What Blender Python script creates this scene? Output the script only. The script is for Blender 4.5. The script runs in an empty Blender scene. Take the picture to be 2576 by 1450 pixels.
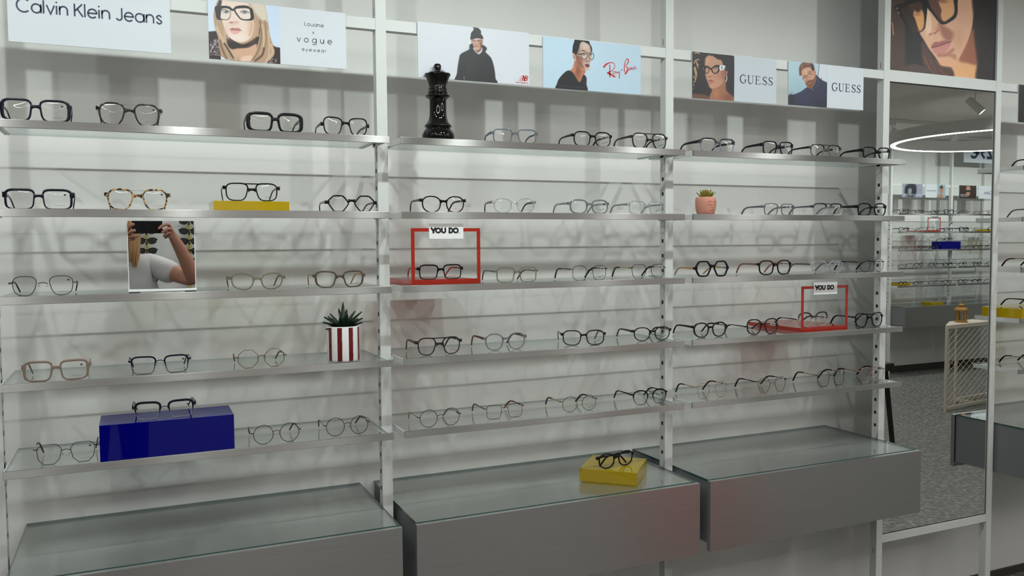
import bpy, bmesh, math, random
import numpy as np
from mathutils import Vector, Matrix

random.seed(7)
rng = np.random.RandomState(7)
SC = bpy.context.scene
COL = SC.collection
PI = math.pi

# ------------------------------------------------------------------ camera
CAM = Vector((0.7665, -2.7124, 1.5737))
YAW, PITCH, ROLL, FPX = 0.4186, -0.0543, -0.0073, 2130.7
fwd = Vector((math.sin(YAW) * math.cos(PITCH), math.cos(YAW) * math.cos(PITCH), math.sin(PITCH)))
rt0 = Vector((math.cos(YAW), -math.sin(YAW), 0))
up0 = rt0.cross(fwd)
rgt = math.cos(ROLL) * rt0 + math.sin(ROLL) * up0
upv = -math.sin(ROLL) * rt0 + math.cos(ROLL) * up0
cd = bpy.data.cameras.new('camera')
cd.sensor_width = 36.0
cd.lens = FPX / 2576 * 36.0
cd.clip_start = 0.002
cam = bpy.data.objects.new('camera', cd)
m = Matrix((rgt, upv, -fwd)).transposed().to_4x4()
m.translation = CAM
cam.matrix_world = m
COL.objects.link(cam)
SC.camera = cam

# ------------------------------------------------------------------ world, exposure
w = bpy.data.worlds.new('world'); SC.world = w; w.use_nodes = True
w.node_tree.nodes['Background'].inputs[0].default_value = (0.9, 0.95, 1.0, 1)
w.node_tree.nodes['Background'].inputs[1].default_value = 0.05
SC.view_settings.view_transform = 'Standard'
SC.view_settings.look = 'None'
SC.view_settings.gamma = 1.0
SC.view_settings.use_curve_mapping = False
SC.view_settings.exposure = 0.0
SC.cycles.transparent_max_bounces = 40
SC.cycles.max_bounces = 8
SC.cycles.diffuse_bounces = 4
SC.cycles.glossy_bounces = 6
SC.cycles.sample_clamp_indirect = 4.0
SC.cycles.caustics_reflective = False
SC.cycles.caustics_refractive = False
FLOOR, CEIL = -0.055, 2.80
SPOT_W = 14.8            # watts of one track spot
SPOT_COL = (0.91, 1.0, 0.97)
RING_E = 42.0             # emission of the ring lamps

# ------------------------------------------------------------------ materials
def lin(c):
    c = c / 255.0
    return c / 12.92 if c <= 0.04045 else ((c + 0.055) / 1.055) ** 2.4
def rgb(r, g, b, gain=1.0):
    return (min(lin(r) * gain, 1), min(lin(g) * gain, 1), min(lin(b) * gain, 1), 1)
MATS = {}
def mat(name, col, rough=0.5, metal=0.0, spec=0.5, coat=0.0):
    if name in MATS: return MATS[name]
    m = bpy.data.materials.new(name); m.use_nodes = True
    b = m.node_tree.nodes['Principled BSDF']
    b.inputs['Base Color'].default_value = col
    b.inputs['Roughness'].default_value = rough
    b.inputs['Metallic'].default_value = metal
    b.inputs['Specular IOR Level'].default_value = spec
    b.inputs['Coat Weight'].default_value = coat
    MATS[name] = m
    return m
def emit(name, col, s):
    m = bpy.data.materials.new(name); m.use_nodes = True
    nt = m.node_tree; nt.nodes.clear()
    e = nt.nodes.new('ShaderNodeEmission'); o = nt.nodes.new('ShaderNodeOutputMaterial')
    e.inputs[0].default_value = col; e.inputs[1].default_value = s
    nt.links.new(e.outputs[0], o.inputs[0]); MATS[name] = m
    return m
def clear(name, tint, rough=0.0, body=None, bodyw=0.0, ior=1.48):
    """thin clear sheet: tinted see-through plus a Fresnel mirror, optionally some milky body colour"""
    m = bpy.data.materials.new(name); m.use_nodes = True
    nt = m.node_tree; nt.nodes.clear(); N = nt.nodes.new; L = nt.links.new
    out = N('ShaderNodeOutputMaterial'); tr = N('ShaderNodeBsdfTransparent'); gl = N('ShaderNodeBsdfGlossy')
    fr = N('ShaderNodeFresnel'); ge = N('ShaderNodeNewGeometry'); ma = N('ShaderNodeMath'); mx = N('ShaderNodeMixShader')
    tr.inputs[0].default_value = (*tint, 1); gl.inputs[0].default_value = (0.95, 0.97, 0.97, 1); gl.inputs['Roughness'].default_value = rough
    ma.operation = 'MULTIPLY_ADD'; ma.inputs[1].default_value = 1 / ior - ior; ma.inputs[2].default_value = ior
    L(ge.outputs['Backfacing'], ma.inputs[0]); L(ma.outputs[0], fr.inputs['IOR'])
    L(fr.outputs[0], mx.inputs[0]); L(gl.outputs[0], mx.inputs[2])
    src = tr.outputs[0]
    if body:
        df = N('ShaderNodeBsdfDiffuse'); tl = N('ShaderNodeBsdfTranslucent'); m1 = N('ShaderNodeMixShader'); m2 = N('ShaderNodeMixShader')
        df.inputs[0].default_value = (*body, 1); tl.inputs[0].default_value = (*body, 1)
        m1.inputs[0].default_value = 0.4; L(df.outputs[0], m1.inputs[1]); L(tl.outputs[0], m1.inputs[2])
        m2.inputs[0].default_value = bodyw; L(tr.outputs[0], m2.inputs[1]); L(m1.outputs[0], m2.inputs[2])
        src = m2.outputs[0]
    L(src, mx.inputs[1]); L(mx.outputs[0], out.inputs[0]); MATS[name] = m
    return m
def brushed(name, col, rough, aniso, rot, streak=(4, 4, 600)):
    m = bpy.data.materials.new(name); m.use_nodes = True
    nt = m.node_tree; N = nt.nodes.new; L = nt.links.new
    b = nt.nodes['Principled BSDF']
    b.inputs['Metallic'].default_value = 1.0; b.inputs['Roughness'].default_value = rough
    b.inputs['Anisotropic'].default_value = aniso; b.inputs['Anisotropic Rotation'].default_value = rot
    tg = N('ShaderNodeTangent'); tg.direction_type = 'RADIAL'; tg.axis = 'Z'; L(tg.outputs[0], b.inputs['Tangent'])
    tc = N('ShaderNodeTexCoord'); mp = N('ShaderNodeMapping'); no = N('ShaderNodeTexNoise'); cr = N('ShaderNodeValToRGB')
    mp.inputs['Scale'].default_value = streak; no.inputs['Scale'].default_value = 1.0; no.inputs['Detail'].default_value = 3
    L(tc.outputs['Object'], mp.inputs[0]); L(mp.outputs[0], no.inputs['Vector']); L(no.outputs[0], cr.inputs[0])
    cr.color_ramp.elements[0].position = 0.3; cr.color_ramp.elements[1].position = 0.7
    cr.color_ramp.elements[0].color = tuple(c * 0.88 for c in col[:3]) + (1,); cr.color_ramp.elements[1].color = col
    L(cr.outputs[0], b.inputs['Base Color']); MATS[name] = m
    return m
def speckle(name, c1, c2, scale, lo, hi, rough, spec=0.5, detail=2.0):
    m = bpy.data.materials.new(name); m.use_nodes = True
    nt = m.node_tree; N = nt.nodes.new; L = nt.links.new; b = nt.nodes['Principled BSDF']
    b.inputs['Roughness'].default_value = rough; b.inputs['Specular IOR Level'].default_value = spec
    tc = N('ShaderNodeTexCoord'); no = N('ShaderNodeTexNoise'); cr = N('ShaderNodeValToRGB')
    no.inputs['Scale'].default_value = scale; no.inputs['Detail'].default_value = detail
    cr.color_ramp.elements[0].position = lo; cr.color_ramp.elements[1].position = hi
    cr.color_ramp.elements[0].color = c1; cr.color_ramp.elements[1].color = c2
    L(tc.outputs['Object'], no.inputs['Vector']); L(no.outputs[0], cr.inputs[0]); L(cr.outputs[0], b.inputs['Base Color']); MATS[name] = m
    return m
def twotone(name, top, low_tint, body):
    """acetate that runs from an opaque colour at the brow to a clear colour below"""
    m = bpy.data.materials.new(name); m.use_nodes = True
    nt = m.node_tree; N = nt.nodes.new; L = nt.links.new; b = nt.nodes['Principled BSDF']; out = nt.nodes['Material Output']
    b.inputs['Base Color'].default_value = top; b.inputs['Roughness'].default_value = 0.2
    tr = N('ShaderNodeBsdfTransparent'); tr.inputs[0].default_value = (*low_tint, 1)
    df = N('ShaderNodeBsdfPrincipled'); df.inputs['Base Color'].default_value = (*body, 1); df.inputs['Roughness'].default_value = 0.15
    m1 = N('ShaderNodeMixShader'); m1.inputs[0].default_value = 0.45; L(tr.outputs[0], m1.inputs[1]); L(df.outputs[0], m1.inputs[2])
    tc = N('ShaderNodeTexCoord'); sx = N('ShaderNodeSeparateXYZ'); cr = N('ShaderNodeValToRGB'); m2 = N('ShaderNodeMixShader')
    L(tc.outputs['Generated'], sx.inputs[0]); L(sx.outputs[2], cr.inputs[0])
    cr.color_ramp.elements[0].position = 0.5; cr.color_ramp.elements[1].position = 0.72
    L(cr.outputs[0], m2.inputs[0]); L(m1.outputs[0], m2.inputs[1]); L(b.outputs[0], m2.inputs[2]); L(m2.outputs[0], out.inputs[0]); MATS[name] = m
    return m

mat('wall_paint', (0.80, 0.80, 0.775, 1), 0.75, spec=0.25)
mat('white_metal', (0.62, 0.63, 0.62, 1), 0.45)
mat('white_plastic', (0.85, 0.86, 0.86, 1), 0.4)
mat('ceiling_paint', (0.80, 0.77, 0.73, 1), 0.9, spec=0.1)
speckle('vinyl_floor', rgb(92, 92, 88), rgb(160, 160, 154), 34, 0.42, 0.75, 0.45, detail=5)
mat('dark_skirting', rgb(62, 58, 54), 0.6)
mat('slot_black', (0.004, 0.004, 0.004, 1), 0.6)
clear('shelf_glass', (0.962, 0.970, 0.966), 0.0, (0.55, 0.57, 0.56), 0.025)
mat('glass_edge', rgb(46, 84, 80), 0.15)
mat('glass_edge_pale', rgb(150, 168, 165), 0.15)
brushed('brushed_strip', (0.40, 0.39, 0.375, 1), 0.37, 1.0, 0.25)
brushed('brushed_front', (0.46, 0.45, 0.447, 1), 0.33, 0.8, 0.25, (6, 6, 500))
brushed('brushed_top', (0.60, 0.615, 0.61, 1), 0.5, 0.5, 0.0, (5, 400, 5))
mat('dark_side', rgb(118, 121, 123), 0.45, 0.2)
mat('alu_edge', (0.75, 0.77, 0.77, 1), 0.3, 1.0)
mat('mirror_silver', (0.80, 0.815, 0.805, 1), 0.0, 1.0)
mat('black_rubber', (0.01, 0.01, 0.01, 1), 0.6)
mat('gloss_black', (0.003, 0.003, 0.003, 1), 0.05, spec=0.45)
clear('yellow_acrylic', (0.93, 0.80, 0.04), 0.02, (0.86, 0.70, 0.015), 0.42)
clear('blue_acrylic', (0.01, 0.015, 0.50), 0.02, (0.003, 0.004, 0.42), 0.5, ior=1.36)
clear('red_acrylic', (0.95, 0.16, 0.06), 0.02, (0.62, 0.045, 0.02), 0.6)
mat('red_edge', (0.50, 0.035, 0.022, 1), 0.3)
clear('lens_clear', (0.975, 0.985, 0.98), 0.0, ior=1.42)
clear('tag_plastic', (0.85, 0.88, 0.90), 0.05, (0.8, 0.82, 0.85), 0.35)
mat('paper_white', (0.63, 0.67, 0.72, 1), 0.5)
mat('tag_paper', (0.80, 0.82, 0.83, 1), 0.5)
mat('print_black', (0.01, 0.01, 0.012, 1), 0.5)
mat('print_navy', rgb(30, 38, 72), 0.5)
mat('print_grey', rgb(70, 74, 80), 0.5)
mat('print_red', rgb(196, 44, 44), 0.5)
mat('print_grey_lens', rgb(80, 84, 86), 0.5)
# spectacle materials
for nm, c, r in (('black', (0.004, 0.004, 0.005, 1), 0.22), ('navy', (0.006, 0.007, 0.016, 1), 0.25), ('darkbrown', (0.018, 0.009, 0.006, 1), 0.2),
                 ('rosy', rgb(128, 108, 98), 0.35), ('taupe', rgb(82, 70, 60), 0.25), ('redtip', rgb(170, 34, 28), 0.3), ('darkgrey', (0.02, 0.022, 0.024, 1), 0.2),
                 ('pinkbrown', rgb(140, 96, 84), 0.3), ('yellowgreen', rgb(170, 165, 60), 0.3), ('greybar', rgb(96, 100, 108), 0.25), ('bluebar', rgb(40, 58, 110), 0.3), ('darkred', rgb(92, 26, 22), 0.3)):
    mat('ac_' + nm, c, r, spec=0.22 if max(c[:3]) < .05 else 0.4)
for nm, c, r in (('gunmetal', (0.035, 0.035, 0.035, 1), 0.35), ('gold', rgb(196, 160, 110), 0.25), ('silver', (0.62, 0.62, 0.62, 1), 0.25), ('blackm', (0.008, 0.008, 0.008, 1), 0.35), ('rosegold', rgb(190, 140, 120), 0.28),
                 ('bronze', rgb(96, 70, 48), 0.3), ('navym', (0.012, 0.014, 0.05, 1), 0.35), ('brownm', rgb(70, 44, 34), 0.3)):
    mat('me_' + nm, c, r, 0.8)
speckle('ac_tort', (0.005, 0.004, 0.003, 1), (0.045, 0.016, 0.007, 1), 90, 0.52, 0.70, 0.2)
speckle('ac_lighttort', (0.012, 0.008, 0.006, 1), rgb(196, 150, 96), 110, 0.46, 0.56, 0.2)
clear('ac_crystal', (0.86, 0.88, 0.89), 0.03, (0.62, 0.65, 0.67), 0.30)
clear('ac_greyclear', (0.62, 0.65, 0.68), 0.03, (0.32, 0.34, 0.36), 0.45)
clear('ac_greyblue', (0.56, 0.60, 0.66), 0.05, (0.28, 0.30, 0.345), 0.55)
clear('ac_beige', (0.72, 0.68, 0.60), 0.03, (0.38, 0.34, 0.28), 0.45)
twotone('ac_blackblue', (0.006, 0.007, 0.012, 1), (0.80, 0.84, 0.90), (0.34, 0.38, 0.46))
twotone('ac_blackclear', (0.006, 0.006, 0.006, 1), (0.9, 0.9, 0.9), (0.6, 0.6, 0.6))
twotone('ac_olivegrey', (0.02, 0.016, 0.006, 1), (0.7, 0.7, 0.66), (0.25, 0.25, 0.22))
twotone('ac_blackrose', (0.006, 0.006, 0.006, 1), (0.9, 0.8, 0.75), (0.6, 0.42, 0.36))

# ------------------------------------------------------------------ mesh helpers
class MB:
    def __init__(s): s.v = []; s.f = []; s.mi = []; s.mats = []
    def _m(s, m):
        m = MATS[m] if isinstance(m, str) else m
        if m not in s.mats: s.mats.append(m)
        return s.mats.index(m)
    def add(s, vs, fs, m):
        o = len(s.v); k = s._m(m)
        s.v += [tuple(p) for p in vs]; s.f += [tuple(i + o for i in f) for f in fs]; s.mi += [k] * len(fs)
        return s
    def box(s, lo, hi, m, bev=0.0, faces=None):
        """box; faces maps one of -x +x -y +y -z +z to another material"""
        x0, y0, z0 = lo; x1, y1, z1 = hi
        if bev <= 0:
            vs = [(x0, y0, z0), (x1, y0, z0), (x1, y1, z0), (x0, y1, z0), (x0, y0, z1), (x1, y0, z1), (x1, y1, z1), (x0, y1, z1)]
            fl = {'-z': (0, 3, 2, 1), '+z': (4, 5, 6, 7), '-y': (0, 1, 5, 4), '+y': (2, 3, 7, 6), '-x': (3, 0, 4, 7), '+x': (1, 2, 6, 5)}
            o = len(s.v); s.v += vs
            for k, f in fl.items():
                s.f.append(tuple(i + o for i in f)); s.mi.append(s._m(faces[k] if faces and k in faces else m))
            return s
        b = bmesh.new(); bmesh.ops.create_cube(b, size=1)
        for q in b.verts: q.co = Vector(((x0 + x1) / 2 + q.co.x * (x1 - x0), (y0 + y1) / 2 + q.co.y * (y1 - y0), (z0 + z1) / 2 + q.co.z * (z1 - z0)))
        bmesh.ops.bevel(b, geom=b.edges[:], offset=bev, segments=2, affect='EDGES', profile=0.5)
        b.verts.index_update(); s.add([q.co[:] for q in b.verts], [[q.index for q in f.verts] for f in b.faces], m); b.free()
        return s
    def tube(s, pts, r, m, n=8, close=False, cap=True):
        """round tube along a path; r is one radius or one per point"""
        P = [Vector(p) for p in pts]; K = len(P); R = [float(q) for q in r] if isinstance(r, (list, tuple)) else [r] * K
        vs = []; fs = []; ref = None
        for i, p in enumerate(P):
            a = P[i - 1] if (i > 0 or close) else p; b = P[(i + 1) % K] if (i < K - 1 or close) else p
            t = (b - a).normalized()
            if ref is None: ref = Vector((0, 0, 1)) if abs(t.z) < 0.9 else Vector((0, 1, 0))
            u = t.cross(ref)
            if u.length < 1e-5: u = t.cross(Vector((1, 0, 0)))
            u.normalize(); v = u.cross(t)
            ref = v if abs(t.dot(v)) < 0.5 else ref
            vs += [p + R[i] * (math.cos(2 * PI * j / n) * u + math.sin(2 * PI * j / n) * v) for j in range(n)]
        for i in range(K if close else K - 1):
            a, b = i * n, ((i + 1) % K) * n
            for j in range(n): fs.append((a + j, a + (j + 1) % n, b + (j + 1) % n, b + j))
        if cap and not close: fs += [tuple(range(n - 1, -1, -1)), tuple((K - 1) * n + j for j in range(n))]
        return s.add(vs, fs, m)
    def band(s, pts, ups, hw, hh, m, side=Vector((0, 1, 0))):
        """rectangular-section bar along a path: half width hw along `ups`, half thickness hh along `side` (one per point)"""
        K = len(pts); vs = []; fs = []
        H = hw if isinstance(hw, (list, tuple)) else [hw] * K; T = hh if isinstance(hh, (list, tuple)) else [hh] * K
        S = side if isinstance(side, list) else [side] * K
        for i in range(K):
            p = Vector(pts[i]); u = Vector(ups[i] if isinstance(ups, list) else ups).normalized(); q = Vector(S[i])
            c = 0.72
            for a, b in ((1, c), (c, 1), (-c, 1), (-1, c), (-1, -c), (-c, -1), (c, -1), (1, -c)):
                vs.append(p + u * H[i] * a + q * T[i] * b)
        for i in range(K - 1):
            for j in range(8): fs.append((i * 8 + j, i * 8 + (j + 1) % 8, i * 8 + 8 + (j + 1) % 8, i * 8 + 8 + j))
        fs += [tuple(range(7, -1, -1)), tuple((K - 1) * 8 + j for j in range(8))]
        return s.add(vs, fs, m)
    def lathe(s, prof, m, n=40, c=(0, 0), cap=True):
        vs = []; fs = []
        for r, z in prof:
            vs += [(c[0] + r * math.cos(2 * PI * j / n), c[1] + r * math.sin(2 * PI * j / n), z) for j in range(n)]
        for i in range(len(prof) - 1):
            for j in range(n): fs.append((i * n + j, i * n + (j + 1) % n, i * n + n + (j + 1) % n, i * n + n + j))
        if cap: fs += [tuple(range(n - 1, -1, -1)), tuple((len(prof) - 1) * n + j for j in range(n))]
        return s.add(vs, fs, m)
    def prism(s, poly, y0, y1, m):
        """polygon in x, z extruded along y"""
        n = len(poly)
        vs = [(x, y0, z) for x, z in poly] + [(x, y1, z) for x, z in poly]
        return s.add(vs, [tuple(range(n)), tuple(range(2 * n - 1, n - 1, -1))] + [(i, i + n, (i + 1) % n + n, (i + 1) % n) for i in range(n)], m)
    def stroke(s, pts, wd, m, y=0.0):
        """flat ribbon in x, z (a written stroke); wd is one width or one per point"""
        P = [Vector((p[0], 0, p[1])) for p in pts]; K = len(P); W = wd if isinstance(wd, (list, tuple)) else [wd] * K
        vs = []
        for i in range(K):
            a, b = P[max(i - 1, 0)], P[min(i + 1, K - 1)]
            t = (b - a).normalized(); nn = Vector((-t.z, 0, t.x)); k = 1.0
            if 0 < i < K - 1:
                e = (P[i] - a).normalized(); k = 1 / max(0.45, abs(Vector((-e.z, 0, e.x)).dot(nn)))
            for sg in (1, -1): vs.append((P[i].x + sg * nn.x * W[i] / 2 * k, y, P[i].z + sg * nn.z * W[i] / 2 * k))
        return s.add(vs, [(2 * i, 2 * i + 1, 2 * i + 3, 2 * i + 2) for i in range(K - 1)], m)
    def mesh(s, name, smooth=False):
        me = bpy.data.meshes.new(name); me.from_pydata(s.v, [], s.f)
        for q in s.mats: me.materials.append(q)
        me.polygons.foreach_set('material_index', s.mi)
        bm = bmesh.new(); bm.from_mesh(me)
        if any(len(f.verts) > 2 for f in bm.faces): bmesh.ops.recalc_face_normals(bm, faces=bm.faces[:])
        bm.to_mesh(me); bm.free()
        if smooth:
            me.polygons.foreach_set('use_smooth', [True] * len(me.polygons))
            try: me.set_sharp_from_angle(angle=math.radians(smooth if smooth is not True else 40))
            except Exception: pass
        me.update()
        return me
    def build(s, name, parent=None, smooth=False, loc=None, rotz=0.0):
        return link(s.mesh(name, smooth), name, parent, loc, rotz)
def link(me, name, parent=None, loc=None, rotz=0.0):
    o = bpy.data.objects.new(name, me); COL.objects.link(o)
    if parent: o.parent = parent
    if loc is not None: o.location = loc
    if rotz: o.rotation_euler = (0, 0, rotz)
    return o
def tag(o, label, cat, group=None):
    o['label'] = label; o['category'] = cat
    if group: o['group'] = group
    return o
def thing(name, label, cat, loc=(0, 0, 0), rotz=0.0, group=None):
    o = bpy.data.objects.new(name, None); COL.objects.link(o); o.empty_display_size = 0.02
    o.location = loc; o.rotation_euler = (0, 0, rotz)
    return tag(o, label, cat, group)
def struct(o): o['kind'] = 'structure'; return o
def dup(root, loc, rotz, label, group=None):
    r = root.copy(); COL.objects.link(r); r.location = loc; r.rotation_euler = (0, 0, rotz); r['label'] = label
    if group: r['group'] = group
    for ch in list(root.children):
        c = ch.copy(); COL.objects.link(c); c.parent = r
        for g in list(ch.children):
            d = g.copy(); COL.objects.link(d); d.parent = c
    return r
def arc(cx, cz, r, a0, a1, n=16, rz=None):
    rz = r if rz is None else rz
    return [(cx + r * math.cos(math.radians(a0 + (a1 - a0) * i / n)), cz + rz * math.sin(math.radians(a0 + (a1 - a0) * i / n))) for i in range(n + 1)]
def spline(pts, n=8, closed=False):
    P = [np.array(p, float) for p in pts]; K = len(P); out = []
    for i in range(K if closed else K - 1):
        p0 = P[(i - 1) % K] if (closed or i > 0) else P[i]; p1 = P[i]; p2 = P[(i + 1) % K]; p3 = P[(i + 2) % K] if (closed or i + 2 < K) else p2
        for j in range(n):
            t = j / n
            out.append(tuple(0.5 * (2 * p1 + (p2 - p0) * t + (2 * p0 - 5 * p1 + 4 * p2 - p3) * t * t + (3 * p1 - p0 - 3 * p2 + p3) * t ** 3)))
    if not closed: out.append(tuple(P[-1]))
    return out

# ------------------------------------------------------------------ lettering
GEO = {  # geometric thin lettering: x-height 1, strokes as poly-lines, advance last
    'a': ([arc(.5, .5, .5, 0, 360, 28), [(1, 1), (1, 0)]], 1.22), 'o': ([arc(.5, .5, .5, 0, 360, 28)], 1.2), 'c': ([arc(.5, .5, .5, 45, 315, 24)], 1.1),
    'e': ([[(0, .52), (1, .52)] + arc(.5, .5, .5, 3, 318, 28)], 1.2), 'l': ([[(0, 1.5), (0, 0)]], .28), 'i': ([[(0, 1), (0, 0)], [(0, 1.32), (0, 1.47)]], .28),
    'v': ([[(0, 1), (.42, 0), (.84, 1)]], 1.02), 'n': ([[(0, 1), (0, 0)], [(0, .5)] + arc(.42, .57, .42, 180, 0, 16) + [(.84, 0)]], 1.1),
    'u': ([[(0, 1)] + arc(.42, .43, .42, 180, 360, 16) + [(.84, 1)], [(.84, 1), (.84, 0)]], 1.1), 's': ([spline([(.62, .82), (.36, 1), (.06, .78), (.32, .53), (.64, .26), (.36, 0), (.02, .2)], 5)], .86),
    'g': ([arc(.5, .5, .5, 0, 360, 28), [(1, 1), (1, .02)] + arc(.5, 0, .5, 0, -150, 14)], 1.25), 'x': ([[(0, 1), (.75, 0)], [(0, 0), (.75, 1)]], .95), 'y': ([[(0, 1), (.42, .05)], [(.86, 1), (.22, -.45)]], 1.0),
    'w': ([[(0, 1), (.34, 0), (.66, .95), (.98, 0), (1.32, 1)]], 1.5), 'r': ([[(0, 1), (0, 0)], [(0, .5)] + arc(.42, .55, .42, 180, 75, 10)], .62), 'b': ([[(0, 1.5), (0, 0)], arc(.5, .5, .5, 0, 360, 28)], 1.2),
    'C': ([arc(.72, .72, .74, 48, 312, 32)], 1.5), 'K': ([[(0, 1.45), (0, 0)], [(.86, 1.45), (.04, .62)], [(.3, .86), (.92, 0)]], 1.08), 'J': ([[(.62, 1.45)] + arc(.31, .33, .31, 0, -165, 12)], .88), 'L': ([[(0, 1.45), (0, 0), (.6, 0)]], .8), ' ': ([], .42)}
def write(b, s, x, z, h, wd, m, y=0.0, gap=0.0, center=False):
    """write s in the geometric letters, baseline z, x-height h"""
    if center: x -= (sum(GEO[c][1] for c in s) * h + gap * (len(s) - 1)) / 2
    for c in s:
        for st in GEO[c][0]: b.stroke([(x + p[0] * h, z + p[1] * h) for p in st], wd, m, y)
        x += GEO[c][1] * h + gap
    return x
SERIF = {'G': [(arc(.42, .5, .40, 50, 310, 24, .5), 't'), ([(.70, .95), (.72, .72)], .05), ([(.70, .42), (.70, .10)], .13), ([(.52, .43), (.88, .43)], .05)],
         'U': [([(.14, 1), (.14, .32)] + arc(.42, .30, .28, 180, 360, 14, .28) + [(.70, 1)], 'u'), ([(-.02, .98), (.32, .98)], .05), ([(.56, .98), (.86, .98)], .05)],
         'E': [([(.18, 1), (.18, 0)], .13), ([(0, .98), (.68, .98)], .05), ([(0, .02), (.70, .02)], .05), ([(.18, .52), (.52, .52)], .05), ([(.66, .98), (.68, .78)], .05), ([(.70, .02), (.73, .24)], .05), ([(.52, .42), (.52, .62)], .04)],
         'S': [(spline([(.58, .82), (.36, .98), (.10, .80), (.20, .58), (.46, .42), (.60, .22), (.36, .02), (.06, .18)], 6), 's'), ([(.60, 1), (.58, .76)], .05), ([(.05, .24), (.03, 0)], .05)]}
def serif(b, s, x, z, h, m, y=0.0, adv=.98, sx=1.0):
    for c in s:
        for pts, k in SERIF[c]:
            n = len(pts)
            if k == 't': k = [.05 + .09 * math.sin(PI * i / (n - 1)) for i in range(n)]
            elif k == 'u': k = [.13 if p[0] < .3 else .05 + .08 * max(0, (.5 - p[0]) / .2) if p[0] < .5 else .05 for p in pts]
            elif k == 's': k = [.05 + .10 * math.sin(PI * i / (n - 1)) ** 2 for i in range(n)]
            kk = [q * h for q in k] if isinstance(k, list) else k * h
            b.stroke([(x + p[0] * h * sx, z + p[1] * h) for p in pts], kk, m, y)
        x += (adv if c != 'S' else adv * .8) * h * sx
def rounded_o(cx, cz, rx, rz): return arc(cx, cz, rx, 0, 360, 24, rz)
def you_do(b, x, z, h, m, y):
    """the heavy display lettering YOU DO."""
    t = .30 * h
    b.stroke([(x, z + h), (x + .42 * h, z + .42 * h)], t * 1.15, m, y); b.stroke([(x + .86 * h, z + h), (x + .42 * h, z + .42 * h)], t * 1.15, m, y); b.stroke([(x + .43 * h, z + .5 * h), (x + .43 * h, z)], t * 1.15, m, y)
    b.stroke(rounded_o(x + 1.27 * h, z + .5 * h, .40 * h, .36 * h), t, m, y)
    b.stroke([(x + 1.93 * h, z + h)] + arc(x + 2.24 * h, z + .40 * h, .31 * h, 180, 360, 12, .26 * h) + [(x + 2.55 * h, z + h)], t, m, y)
    b.stroke([(x + 3.28 * h, z + h), (x + 3.28 * h, z)], t, m, y); b.stroke([(x + 3.2 * h, z + .86 * h)] + arc(x + 3.5 * h, z + .5 * h, .36 * h, 90, -90, 14, .36 * h) + [(x + 3.2 * h, z + .14 * h)], t, m, y)
    b.stroke(rounded_o(x + 4.42 * h, z + .5 * h, .40 * h, .36 * h), t, m, y); b.stroke([(x + 5.02 * h, z), (x + 5.02 * h, z + .13 * h)], .13 * h, m, y)
TXT = {}
def text_mesh(s, size, m, bold=0.0, align='CENTER'):
    k = (s, size, m, bold, align)
    if k not in TXT:
        cu = bpy.data.curves.new('lettering', 'FONT'); cu.body = s; cu.size = size; cu.align_x = align; cu.offset = bold; cu.resolution_u = 2
        o = bpy.data.objects.new('lettering', cu); COL.objects.link(o)
        bpy.context.view_layer.update()
        me = bpy.data.meshes.new_from_object(o.evaluated_get(bpy.context.evaluated_depsgraph_get()))
        bpy.data.objects.remove(o); bpy.data.curves.remove(cu)
        me.transform(Matrix.Rotation(PI / 2, 4, 'X')); me.materials.clear(); me.materials.append(MATS[m]); me.name = 'lettering'
        TXT[k] = me
    return TXT[k]

# ------------------------------------------------------------------ room shell
OPP = -5.35
def wallbox(name, lo, hi, m='wall_paint'): return struct(MB().box(lo, hi, m).build(name))
wallbox('wall_back', (-2.0, 0.0, FLOOR - .05), (12.0, 0.12, CEIL + .05))
wallbox('wall_front', (-2.0, OPP - .12, FLOOR - .05), (12.0, OPP, CEIL + .05))
wallbox('wall_left', (-2.12, OPP - .12, FLOOR - .05), (-2.0, 0.12, CEIL + .05))
wallbox('wall_right', (12.0, OPP - .12, FLOOR - .05), (12.12, 0.12, CEIL + .05))
wallbox('floor', (-2.12, OPP - .12, FLOOR - .05), (12.12, 0.12, FLOOR), 'vinyl_floor')
wallbox('ceiling', (-2.12, OPP - .12, CEIL), (12.12, 0.12, CEIL + .05), 'ceiling_paint')
struct(MB().box((-2.0, -.012, FLOOR), (12.0, 0.0, FLOOR + .035), 'dark_skirting').build('baseboard_back'))
struct(MB().box((-2.0, OPP, FLOOR), (12.0, OPP + .012, FLOOR + .08), 'dark_skirting').build('baseboard_front'))

# ------------------------------------------------------------------ wall display system
Z = [1.8731, 1.6622, 1.4515, 1.2413, 1.0305]          # shelf fronts, top to bottom
PITCH_Z = 0.2107
PW, PF, PD = 0.0313, 0.2822, 0.032                     # post width, front face off the wall, depth
SHELF_L = 0.968
def plate_x(b, poly, x0, x1, m):
    n = len(poly)
    vs = [(x0, y, z) for y, z in poly] + [(x1, y, z) for y, z in poly]
    return b.add(vs, [tuple(range(n)), tuple(range(2 * n - 1, n - 1, -1))] + [(i, i + n, (i + 1) % n + n, (i + 1) % n) for i in range(n)], m)
def post(label, x, wally=0.0, rot=0.0):
    t = thing('display_post', label, 'shelf post', (x, wally, FLOOR), rot, 'white slotted posts')
    b = MB().box((-PW, -PF, 0), (0, -PF + PD, CEIL - FLOOR), 'white_metal')
    s = b
    for i in range(5):
        for fr in (.42, .66, .90):
            z = Z[i] - fr * PITCH_Z - FLOOR
            for xx in (-PW, 0): s.box((xx - .0004, -PF + .011, z - .006), (xx + .0004, -PF + .0215, z + .006), 'slot_black')
    for z in (2.245, .335):
        for xx in (-PW, 0): s.box((xx - .0004, -PF + .015, z - FLOOR - .011), (xx + .0004, -PF + .017, z - FLOOR + .011), 'slot_black')
    b.build('upright', t)
    return t
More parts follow.
